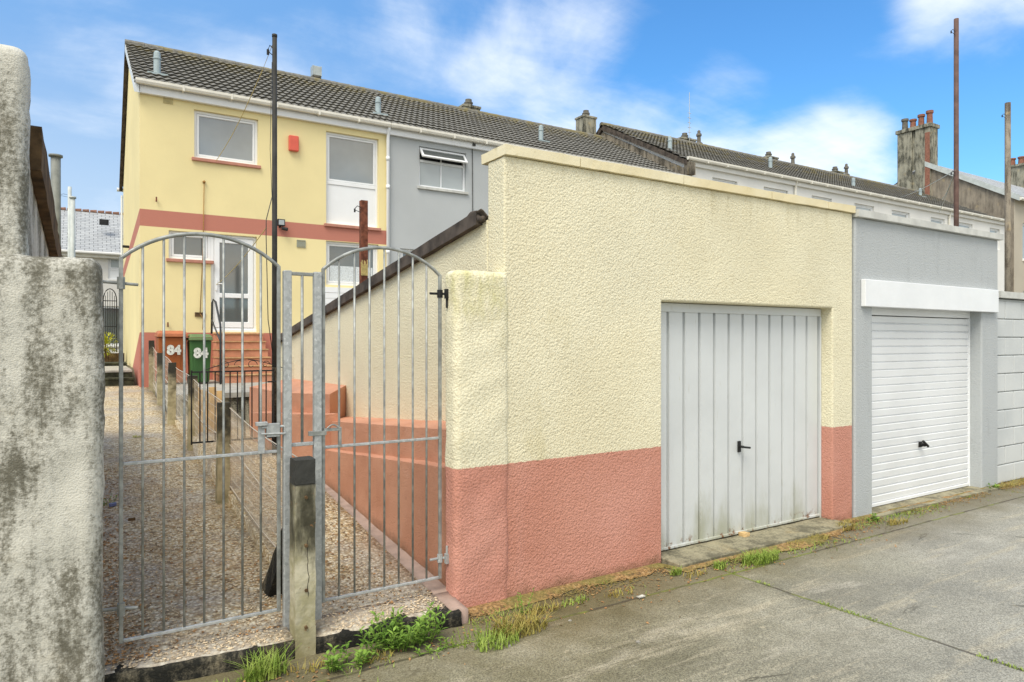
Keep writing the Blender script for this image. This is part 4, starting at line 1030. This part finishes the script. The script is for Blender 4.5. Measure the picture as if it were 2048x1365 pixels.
# farther house with the row of orange pots
root = thing('gabled_house', 'dark chimneyed house just in frame at the far right edge', 'house', (60, 24, 1))
w = MB(); w.box(56, 68, 19, 30, .5, 9.0); w.build('wall', TANREND, root)
w = MB(); w.yz([(18.6,8.9),(24.2,12.2),(30.4,8.9)], 55.95, 68); ro_ = w.build('roof', SLATE, root)
q = PX(2046, 340, 56.3); zt = PX(2046, 333, 56.3).z
c = MB(); c.box(56.0, 57.0, q.y-2.2, PX(2018, 340, 56.3).y, 9.0, zt); c.box(55.9, 57.1, q.y-2.3, PX(2018, 340, 56.3).y+.1, zt, zt+.15); co = c.build('chimney', CHIMS, ro_)
for i in range(5):
    yy = PX(2024, 340, 56.3).y - .55*i; b = MB(); b.lathe([(.2, zt+.14), (.17, zt+.6), (.22, zt+.62), (.22, zt+.72), (.1, zt+.72)], 56.4, yy, 12); b.build('chimney_pot', TERRA, co)

# slate roofed house at the left, far behind
root = thing('slate_roofed_house', 'white house with pale slate roof beyond the left path', 'house', (-2, 38, 1))
hs = []
q0, q1 = PY(216, 514, 38), PY(243, 560, 38); hs.append((q0.x, q0.x+1.3, q1.z, q0.z))
q0, q1 = PY(198, 612, 38), PY(243, 692, 38); hs.append((q0.x, q0.x+2.1, q1.z, q0.z))
ez = PY(180, 507, 38).z; rz = PY(180, 424, 42).z
w = MB(); w.wall(-12, 12, .5, ez, 38, 38.3, hs); w.box(-12, 12, 45.7, 46, .5, ez); w.box(-12, -11.7, 38.3, 45.7, .5, ez); w.box(11.7, 12, 38.3, 45.7, .5, ez); w.build('wall', PALEHOUSE, root)
window(root, *hs[0], 38, 'panelled', GLASSP, sill=WHITEHOUSE); window(root, *hs[1], 38, 'single', GLASSD, sill=WHITEHOUSE)
w = MB(); w.yz([(37.7, ez-.02), (46.3, ez-.02), (42, rz)], -12.3, 12.3); ro_ = w.build('roof', SLATE, root)
b = MB(); x = -12.2
while x < 12: b.tube([(x, 42, rz+.02), (x+.3, 42, rz+.03)], .08, 8, .10); x += .34
b.build('ridge', BRICKR, ro_)
b = MB(); b.tube([(-12.3, 37.62, ez), (12.3, 37.62, ez)], .07, 8); b.build('gutter', WHITEHOUSE, root); b = MB(); b.box(-12, 12, 37.75, 37.99, ez-.2, ez-.03); b.build('fascia', CREAMPVC, root)
b = MB(); q = PY(205, 443, 40); b.box(q.x-.15, q.x+.25, 39.3, 39.6, q.z-.25, q.z); b.build('roof_vent', DARKMET, ro_)

# ------------------------------------------------------------------ posts and poles
q = PY(727, 402, 10.6); root = thing('steel_post', 'rusty red channel post rising behind the garage roof edge', 'post', (q.x, 10.6, .6))
b = MB(); b.box(q.x-.055, q.x-.045, 10.55, 10.65, .4, q.z); b.box(q.x-.045, q.x+.055, 10.55, 10.558, .4, q.z); b.box(q.x+.045, q.x+.055, 10.559, 10.65, .4, q.z); b.build('post', RUST, root)
b = MB(); bracket(b, q.x-.05, 10.56, q.z-.12, -1, .11); b.build('bracket', DARKMET, root)
b = MB()
for i in range(7): b.tube([(q.x-.06+.017*i, 10.542, PY(727, 525, 10.6).z+.04*math.sin(i*2.3)), (q.x-.055+.017*i, 10.542, PY(727, 552, 10.6).z)], .006, 5)
b.build('rope_lashing', ROPE, root)
def pole(name, label, px, pyt, Y, r, mat, cap=False, brk=None, zb=.4):
    q = PY(px, pyt, Y); root = thing(name, label, 'pole', (q.x, Y, zb), 'tall poles')
    b = MB(); b.tube([(q.x, Y, zb-.3), (q.x, Y, q.z)], r, 12, r*.92)
    if cap: b.tube([(q.x, Y, q.z-.02), (q.x, Y, q.z+.04)], r*1.3, 12)
    b.build('pole', mat, root, smooth=True)
    if brk:
        b = MB()
        for dz in brk: bracket(b, q.x-r, Y, q.z-dz, -1, r*3.2)
        b.build('bracket', DARKMET, root)
    return q
q = pole('tall_pole', 'tall dark brown pole rising behind the grey garage', 1913, 38, 8.0, .055, BROWNPOLE, False, (.3, 3.55))
q2 = pole('wooden_pole', 'weathered wooden pole beyond the block wall at the right', 2016, 206, 8.5, .075, WOODPOLE, False, (.35,))
pole('tall_pole', 'grey steel pole behind the brown roof edge at the left', 111, 313, 24, .14, GREYPOLE, True, (.5,))
pole('tall_pole', 'slimmer and taller of two pale poles before the slate roof', 139, 374, 30, .07, PALEPOLE, False, (.3,))
pole('tall_pole', 'shorter pale pole standing right of its slim taller neighbour', 145, 396, 28.5, .085, PALEPOLE, True)
c = MB(); A = Vector((q.x-.05, 8, PY(1908, 340, 8).z)); 
for px, py, Y in ((1885, 400, 9.5), (1878, 425, 12), (1800, 395, 17)):
    B = PY(px, py, Y); c.tube([tuple(A.lerp(B, i/6) + Vector((0,0,-.08*math.sin(math.pi*i/6)))) for i in range(7)], .010, 4)
tag(c.build('washing_line', PALEPOLE), 'loose pale cords hanging from the tall brown pole at right', 'rope', 'ropes')

# ------------------------------------------------------------------ plants and litter
def blade(mb, x, y, z, h_, w_, az, bend, n=4):
    dx, dy = math.cos(az), math.sin(az); px_, py_ = -dy, dx; L = []; Rr = []
    for i in range(n+1):
        t = i/n; o = bend*h_*t*t; zz = z + h_*(t - .25*bend*t*t); ww = w_*(1-t**1.5)*.5+.0004
        L.append((x+dx*o-px_*ww, y+dy*o-py_*ww, zz)); Rr.append((x+dx*o+px_*ww, y+dy*o+py_*ww, zz))
    mb.add(L+Rr, [(i, n+1+i, n+2+i, i+1) for i in range(n)])
def grass(x, y, z, rad, h_, n, mat, label, sx=1.0, group='tufts of grass at the foot of the walls'):
    mb = MB()
    for _ in range(n):
        a = random.uniform(0, 6.28); r_ = rad*math.sqrt(random.random())
        blade(mb, x+math.cos(a)*r_*sx, y+math.sin(a)*r_*.6, z, h_*random.uniform(.4, 1.1), random.uniform(.004, .009), random.uniform(0, 6.28), random.uniform(.2, 1.1))
    tag(mb.build('grass_tuft', mat), label, 'grass', group)
def leaf(mb, p, d, up, l, w_):
    d = d.normalized(); s_ = d.cross(up).normalized(); n = s_.cross(d).normalized()
    a = [p]; 
    pts = [(0, .12), (.3, .9), (.6, .8), (1, .02)]
    vs = []
    for t, k_ in pts:
        c_ = p + d*l*t - up*l*.25*t*t
        vs += [c_ - s_*w_*k_*.5 + n*w_*.12*k_, c_ , c_ + s_*w_*k_*.5 + n*w_*.12*k_]
    mb.add(vs, [(i*3+k_, i*3+k_+1, i*3+k_+4, i*3+k_+3) for i in range(3) for k_ in range(2)])
def weed(x, y, z, stems, h_, spread, ll, lw, mat, label, group='leafy weeds along the lane edge', dirn=None):
    root = thing('weed', label, 'weed', (x, y, z), group); st = MB(); lf = MB()
    for s_ in range(stems):
        a = random.uniform(0, 6.28); r_ = spread*math.sqrt(random.random()); bx, by = x+math.cos(a)*r_*1.6, y+math.sin(a)*r_*.5
        hh = h_*random.uniform(.45, 1.1); lean = Vector((math.cos(a)*.35, math.sin(a)*.35-.15, 1)).normalized()
        b0 = Vector((bx, by, z)); b1 = b0 + lean*hh; st.tube([b0, b1], .0025, 4, .001)
        nl = max(5, int(hh/.013))
        for i in range(nl):
            t = .1 + .9*i/nl; p_ = b0.lerp(b1, t); az = i*2.4 + s_; dv = Vector((math.cos(az), math.sin(az), .45+.5*t))
            leaf(lf, p_, dv, Vector((0,0,1)), ll*random.uniform(.6, 1.1)*(1.15-.5*t), lw*random.uniform(.7, 1.1))
    st.tube([(x-spread*1.4, y, z+.001), (x, y+.002, z+.002), (x+spread*1.4, y, z+.001)], .002, 4); st.build('stem', mat, root); lf.build('foliage', mat, root)
def lane_pt(px, py, z=.01): return PZ(px, py, z)
def W(px, py, *a, **k):
    p_ = lane_pt(px, py); y_ = min(p_.y, 3.74); weed(p_.x, y_, .005, *a, **k)
W(805, 1292, 46, .20, .13, .075, .018, LEAF, 'large bright leafy weed growing under the right gate')
W(700, 1330, 16, .11, .08, .065, .024, LEAF, 'low broad leaved weed by the foot of the concrete post')
W(1046, 1228, 4, .17, .015, .03, .012, LEAF, 'small straggly weed climbing the pink wall')
W(1748, 1042, 7, .07, .05, .045, .03, LEAF, 'small green weed at the corner of the grey garage')
W(1965, 975, 8, .07, .06, .05, .028, LEAF, 'small weed at the right foot of the white garage door')
W(880, 1298, 9, .06, .09, .035, .013, LEAF, 'low creeping weed at the end of the mossy kerb')
def G(px, py, *a, **k):
    p_ = lane_pt(px, py); grass(p_.x, min(p_.y, 3.76), .005, *a, **k)
W(965, 1278, 60, .085, .15, .022, .007, GRASS, 'feathery yellow green weed at the left corner of the pink wall')
G(995, 1290, .10, .08, 160, GRASS, 'small tuft of grass in the feathery weeds by the pink wall corner', sx=1.4)
G(1040, 1262, .14, .12, 300, DRYGR, 'dry tuft of grass against the pink wall base', sx=1.3)
G(530, 1352, .09, .14, 220, GRASS, 'tuft of grass under the left gate', sx=1.2)
G(1522, 1122, .12, .09, 420, GRASS, 'bushiest tuft of grass, in front of the ribbed door step', sx=1.6)
G(1440, 1135, .06, .06, 120, GRASS, 'small tuft of grass left of the bigger tuft at the door step')
G(1352, 1148, .05, .06, 80, GRASS, 'small tuft of grass at the left end of the door step')
G(1692, 1058, .09, .09, 170, DRYGR, 'orange dry grass at the pink pillar foot', sx=1.3)
G(1795, 1046, .10, .06, 110, DRYGR, 'dry grass in front of the white garage door', sx=1.5)
G(2025, 968, .2, .06, 200, DRYGR, 'dry grass along the foot of the block wall', sx=2)
G(1150, 1205, .06, .04, 60, GRASS, 'thin sprig of grass midway along the pink wall', sx=2)
for px_, py_, hh_, n_ in ((620, 1338, .06, 40), (760, 1318, .05, 50), (1085, 1222, .07, 60), (1240, 1188, .045, 50), (1390, 1150, .05, 60), (1590, 1092, .05, 60), (1640, 1078, .06, 70)):
    p_ = lane_pt(px_, py_); grass(p_.x, min(p_.y, 3.74), .004, .07, hh_, n_, DRYGR, 'thin dry sprigs rooted in the soil along the garage fronts', 1.8)
# moss in the lane joint
mo = MB()
for i in range(900):
    y = random.uniform(.2, 3.4); 
    if noise.noise(Vector((y*2.2, 4, 0))) < .0: continue
    x = 4.17 - .05*y + random.gauss(0, .014)
    blade(mo, x, y, .002, random.uniform(.006, .02), .006, random.uniform(0, 6.28), .8, 2)
tag(mo.build('moss', GRASS), 'green moss growing in the joint of the concrete lane', 'moss', None, 'stuff')
gc = MB()
for i in range(4200):
    x = random.uniform(.4, 8.8); y = 3.72 - abs(random.gauss(0, .10))
    if 3.7 < x < 5.9: y -= .12
    if x < 2.05: y = 3.63 - abs(random.gauss(0, .12))
    if noise.noise(Vector((x*1.5, y*2, 8))) < .02: continue
    blade(gc, x, y, .004, random.uniform(.008, .035), .005, random.uniform(0, 6.28), 1.0, 2)
tag(gc.build('ground_cover', GRASS), 'fine green growth scattered along the kerb and wall foot', 'ground cover', None, 'stuff')
# fallen leaves on the paths
fl = MB()
def deadleaf(x, y, z):
    s_ = random.uniform(.005, .015); a = random.uniform(0, 6.28); u = Vector((math.cos(a), math.sin(a), random.uniform(-.3, .3))); v_ = Vector((-math.sin(a), math.cos(a), random.uniform(-.3, .3)))
    p_ = Vector((x, y, z+.006)); fl.add([p_-u*s_, p_-v_*s_*.5, p_+u*s_, p_+v_*s_*.5+Vector((0,0,.004))], [(0,1,2,3)])
for i in range(1700):
    y = 3.9 + 4.5*random.random()**1.6; x = .07 + abs(random.gauss(0, .12)) if random.random() < .6 else random.uniform(.07, 1.05)
    if x < 1.06: deadleaf(x, y, zL(y))
for i in range(900):
    y = 3.9 + 4*random.random()**1.4; x = random.uniform(1.1, 1.84); deadleaf(x, y, zR(y))
for i in range(500):
    x = random.uniform(.1, 6.0); y = 3.6 - abs(random.gauss(0, .16)); deadleaf(x, y, .0)
tag(fl.build('fallen_leaves', DEADLEAF), 'brown fallen leaves and bits scattered over the paths', 'leaves', None, 'stuff')
pb = MB()
def pebble(x, y, z):
    r_ = random.uniform(.003, .0095); sx2, sy2, sz2 = random.uniform(.7, 1.4), random.uniform(.7, 1.4), random.uniform(.45, .8)
    pb.add([(x+r_*sx2, y, z), (x, y+r_*sy2, z), (x-r_*sx2, y, z), (x, y-r_*sy2, z), (x, y, z+r_*sz2), (x, y, z-r_*.4)], [(0,1,4),(1,2,4),(2,3,4),(3,0,4),(1,0,5),(2,1,5),(3,2,5),(0,3,5)])
for i in range(9000):
    y = 3.74 + 5*random.random()**1.8
    if random.random() < .62: x = random.uniform(.06, 1.05); z = zL(y)
    else: x = random.uniform(1.1, 1.84); z = zR(y)
    if y < 3.97 and .90 < x < 1.14: continue
    if y < KY(x)+.03: continue
    if noise.noise(Vector((x*2.5, y*1.4, 2))) < -.22: continue
    pebble(x, y, z+.004)
sb = MB()
_pb = pb; pb = sb
for i in range(6000):
    x = random.uniform(1.95, 10.5); y = 3.76 - abs(random.gauss(0, .085)) - .05*max(0, noise.noise(Vector((x*1.4, 2, 7))))
    if 3.7 < x < 5.88: y -= .13
    if noise.noise(Vector((x*1.9, y*3, 4))) < -.15: continue
    pebble(x, y, random.uniform(.004, .02))
tag(sb.build('grit', SOIL), 'orange and brown grit collected along the foot of the garages', 'grit', None, 'stuff')
pb = _pb
tag(pb.build('loose_pebbles', PEBBLE), 'loose tan pebbles strewn over both paths behind the gates', 'pebbles', None, 'stuff')
# bush beyond the steps
bx = PY(219, 688, 21.5)
root = thing('shrub', 'yellow green shrub beside the far arched iron gate', 'shrub', (bx.x-.1, 21.5, 1.2)); lf = MB()
for i in range(420):
    d = Vector((random.gauss(0,1), random.gauss(0,1), random.gauss(0,1))).normalized()*random.random()**.4
    p_ = Vector((bx.x-.1+d.x*.30, 21.5+d.y*.25, bx.z+d.z*.30)); leaf(lf, p_, Vector((d.x, d.y, d.z+.3)), Vector((0,0,1)), .09, .04)
lf.build('foliage', YLEAF, root); b = MB(); b.tube([(bx.x-.1, 21.5, 1.15), (bx.x-.1, 21.5, bx.z)], .02, 6); b.build('stem', BRICK, root)
# weeds in the left path
p_ = PZ(275, 893, zL(8)); weed(p_.x, p_.y, zL(p_.y), 5, .03, .05, .03, .02, YLEAF, 'tiny yellow weed in the middle of the left path')
p_ = PZ(218, 1025, .2); weed(p_.x-.02, p_.y, zL(p_.y), 6, .10, .05, .035, .014, LEAF, 'small weed at the foot of the stained grey pillar')
b = MB(); b.box(p_.x-.0, p_.x+.05, p_.y-.09, p_.y-.05, zL(p_.y)+.004, zL(p_.y)+.024); b.rough(.012, .008, 30, 90)
tag(b.build('wrapper', plain('blue_wrapper', (.12,.15,.32), .4)), 'crumpled blue wrapper beside the stained grey pillar', 'litter', 'litter')
p_ = PZ(263, 1050, .2); b = MB(); b.box(p_.x-.025, p_.x+.025, p_.y-.012, p_.y+.012, zL(p_.y)+.002, zL(p_.y)+.02); b.rough(.01, .006, 30, 91)
tag(b.build('bark_chip', MOSSWOOD), 'dark curled chip lying on the left path', 'litter', 'litter')
p_ = lane_pt(1282, 1194); b = MB(); b.box(p_.x-.025, p_.x+.025, p_.y-.014, p_.y+.014, .010, .015); b.rough(.015, .008, 30, 92)
tag(b.build('paper_scrap', WHITEPAINT), 'white paper scrap on the soil below the pink wall', 'litter', 'litter')
q = PY(1490, 1077, 3.88); b = MB(); b.box(q.x-.03, q.x+.035, 3.86, 3.92, .022, .075); b.rough(.02, .006, 20, 93)
tag(b.build('wooden_wedge', TIMBER), 'tan wooden wedge jammed under the ribbed grey door', 'wedge')
for i, (px, py, lab) in enumerate(((1139, 1240, 'pale stone chip nearest the pink wall on the lane'), (1020, 1290, 'white stone chip just below the feathery weeds'), (1276, 1283, 'tiny white chip alone in the middle of the lane'))):
    p_ = lane_pt(px, py); b = MB(); b.box(p_.x-.009, p_.x+.009, p_.y-.007, p_.y+.007, .0, .008); b.rough(.01, .006, 30, 95+i)
    tag(b.build('stone_chip', SLABTOP), lab, 'stone', 'stone chips on the lane')

# ------------------------------------------------------------------ sky and sun
wd = bpy.data.worlds.new('World'); S.world = wd; wd.use_nodes = True; T = wd.node_tree; N = T.nodes; bg = N['Background']
SUN_EL = R(56)
sd = Vector((math.sin(R(-54))*math.cos(SUN_EL), -math.cos(R(-54))*math.cos(SUN_EL), math.sin(SUN_EL)))
sky = N.new('ShaderNodeTexSky'); sky.sky_type = 'NISHITA'; sky.sun_disc = False; sky.sun_elevation = SUN_EL; sky.sun_rotation = math.atan2(sd.x, sd.y); sky.altitude = 100; sky.air_density = 1.2; sky.dust_density = .6; sky.ozone_density = 2.0
def nd(t, **kw):
    n_ = N.new(t)
    for k_, v_ in kw.items(): setattr(n_, k_, v_)
    return n_
def lk(a, b): T.links.new(a, b)
def mth(op, a, b=None):
    n_ = nd('ShaderNodeMath', operation=op)
    for i, x in enumerate((a, b)):
        if x is None: continue
        if isinstance(x, (int, float)): n_.inputs[i].default_value = x
        else: lk(x, n_.inputs[i])
    return n_.outputs[0]
def sstep(x, lo, hi, a=0, b=1):
    n_ = nd('ShaderNodeMapRange'); n_.interpolation_type = 'SMOOTHSTEP'; lk(x, n_.inputs[0])
    for i, v_ in enumerate((lo, hi, a, b)): n_.inputs[i+1].default_value = v_
    return n_.outputs[0]
tc = nd('ShaderNodeTexCoord').outputs['Generated']
def vdot(vec):
    n_ = nd('ShaderNodeVectorMath', operation='DOT_PRODUCT'); lk(tc, n_.inputs[0]); n_.inputs[1].default_value = vec; return n_.outputs['Value']
sx_ = nd('ShaderNodeSeparateXYZ'); lk(tc, sx_.inputs[0]); zz = sx_.outputs[2]
zc = mth('ADD', mth('MAXIMUM', zz, 0.0), .22)
cb_ = nd('ShaderNodeCombineXYZ'); lk(mth('DIVIDE', sx_.outputs[0], zc), cb_.inputs[0]); lk(mth('DIVIDE', sx_.outputs[1], zc), cb_.inputs[1])
def cnoise(scale, det, loc, st, rot):
    mp = nd('ShaderNodeMapping'); lk(cb_.outputs[0], mp.inputs[0]); mp.inputs['Location'].default_value = loc; mp.inputs['Rotation'].default_value = (0, 0, rot); mp.inputs['Scale'].default_value = st
    n_ = nd('ShaderNodeTexNoise'); n_.inputs['Scale'].default_value = scale; n_.inputs['Detail'].default_value = det; n_.inputs['Roughness'].default_value = .58; n_.inputs['Distortion'].default_value = .35
    lk(mp.outputs[0], n_.inputs['Vector']); return n_.outputs['Fac']
c1 = cnoise(1.5, 9, (1.3, .4, 0), (1, 1, 1), .3); c2 = cnoise(2.2, 8, (4, 2, 0), (.45, 1.6, 1), .5)
def dirv(px, py):
    v_ = ray(px, py).normalized(); return tuple(v_)
def blob(px, py, r0, r1):      # cloud bank about one direction
    return sstep(vdot(dirv(px, py)), math.cos(R(r1)), math.cos(R(r0)))
bias = mth('MULTIPLY', blob(170, 520, 2, 24), .08)
bias = mth('ADD', bias, mth('MULTIPLY', blob(920, 20, 1, 9), .22))
bias = mth('ADD', bias, mth('MULTIPLY', blob(1110, 190, 1, 10), .30))
bias = mth('ADD', bias, mth('MULTIPLY', blob(1400, 280, 1, 8), .38))
bias = mth('ADD', bias, mth('MULTIPLY', blob(1670, 320, 1, 6.5), .52))
bias = mth('ADD', bias, mth('MULTIPLY', blob(1980, 10, 1, 7), .32))
bias = mth('SUBTRACT', bias, mth('MULTIPLY', blob(1470, 100, 1, 12), .16))
bias = mth('SUBTRACT', bias, mth('MULTIPLY', blob(2000, 330, 1, 12), .10))
fwd = vdot((.5265, .8502, 0)); bias = mth('ADD', bias, sstep(fwd, .55, -.1, 0, .38))  # unseen clouds added behind the camera to give soft light
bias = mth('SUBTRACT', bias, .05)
f = mth('ADD', mth('ADD', mth('MULTIPLY', mth('SUBTRACT', c1, .5), 1.15), mth('MULTIPLY', mth('SUBTRACT', c2, .5), .55)), bias)
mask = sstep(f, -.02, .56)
hs_ = nd('ShaderNodeHueSaturation'); hs_.inputs['Saturation'].default_value = 1.15; hs_.inputs['Value'].default_value = 1.0; lk(sky.outputs[0], hs_.inputs['Color'])
mx = nd('ShaderNodeMix', data_type='RGBA'); lk(mask, mx.inputs[0]); cw = nd('ShaderNodeMix', data_type='RGBA'); lk(sstep(fwd, .45, -.25), cw.inputs[0]); cw.inputs[6].default_value = (7.0, 7.4, 7.8, 1); cw.inputs[7].default_value = (9.4, 8.6, 7.2, 1); lk(cw.outputs[2], mx.inputs[7])  # clouds behind the camera made brighter and creamier to warm the light
tn = nd('ShaderNodeMix', data_type='RGBA', blend_type='MULTIPLY'); tn.inputs[0].default_value = 1; lk(hs_.outputs[0], tn.inputs[6]); tn.inputs[7].default_value = (.70, 1.12, 1.38, 1)
hz_ = nd('ShaderNodeMix', data_type='RGBA'); lk(mth('MAXIMUM', blob(120, 420, 6, 42), sstep(zz, .22, -.02, 0, .7)), hz_.inputs[0]); lk(tn.outputs[2], hz_.inputs[6]); hc_ = nd('ShaderNodeMix', data_type='RGBA'); lk(sstep(zz, .10, .42), hc_.inputs[0]); hc_.inputs[6].default_value = (3.6, 4.8, 6.2, 1); hc_.inputs[7].default_value = (1.35, 2.9, 5.5, 1); lk(hc_.outputs[2], hz_.inputs[7])
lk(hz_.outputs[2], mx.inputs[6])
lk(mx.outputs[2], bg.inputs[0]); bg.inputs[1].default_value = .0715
sun = bpy.data.lights.new('sun', 'SUN'); sun.energy = 1.5; sun.angle = R(32); sun.color = (1, .95, .85)
so = bpy.data.objects.new('sun', sun); COL.objects.link(so); so.rotation_euler = (-sd).to_track_quat('-Z', 'Y').to_euler(); so.location = (0, -10, 20)
# ------------------------------------------------------------------ camera
cam = bpy.data.cameras.new('camera'); cam.lens = 24.0; cam.sensor_width = 36; cam.clip_start = .05; cam.clip_end = 3000
co = bpy.data.objects.new('camera', cam); COL.objects.link(co); co.location = (0, 0, H); co.rotation_euler = (R(90), 0, -PHI); S.camera = co
vs_ = S.view_settings; vs_.view_transform = 'Standard'; vs_.look = 'None'; vs_.exposure = 1.14; vs_.gamma = 1
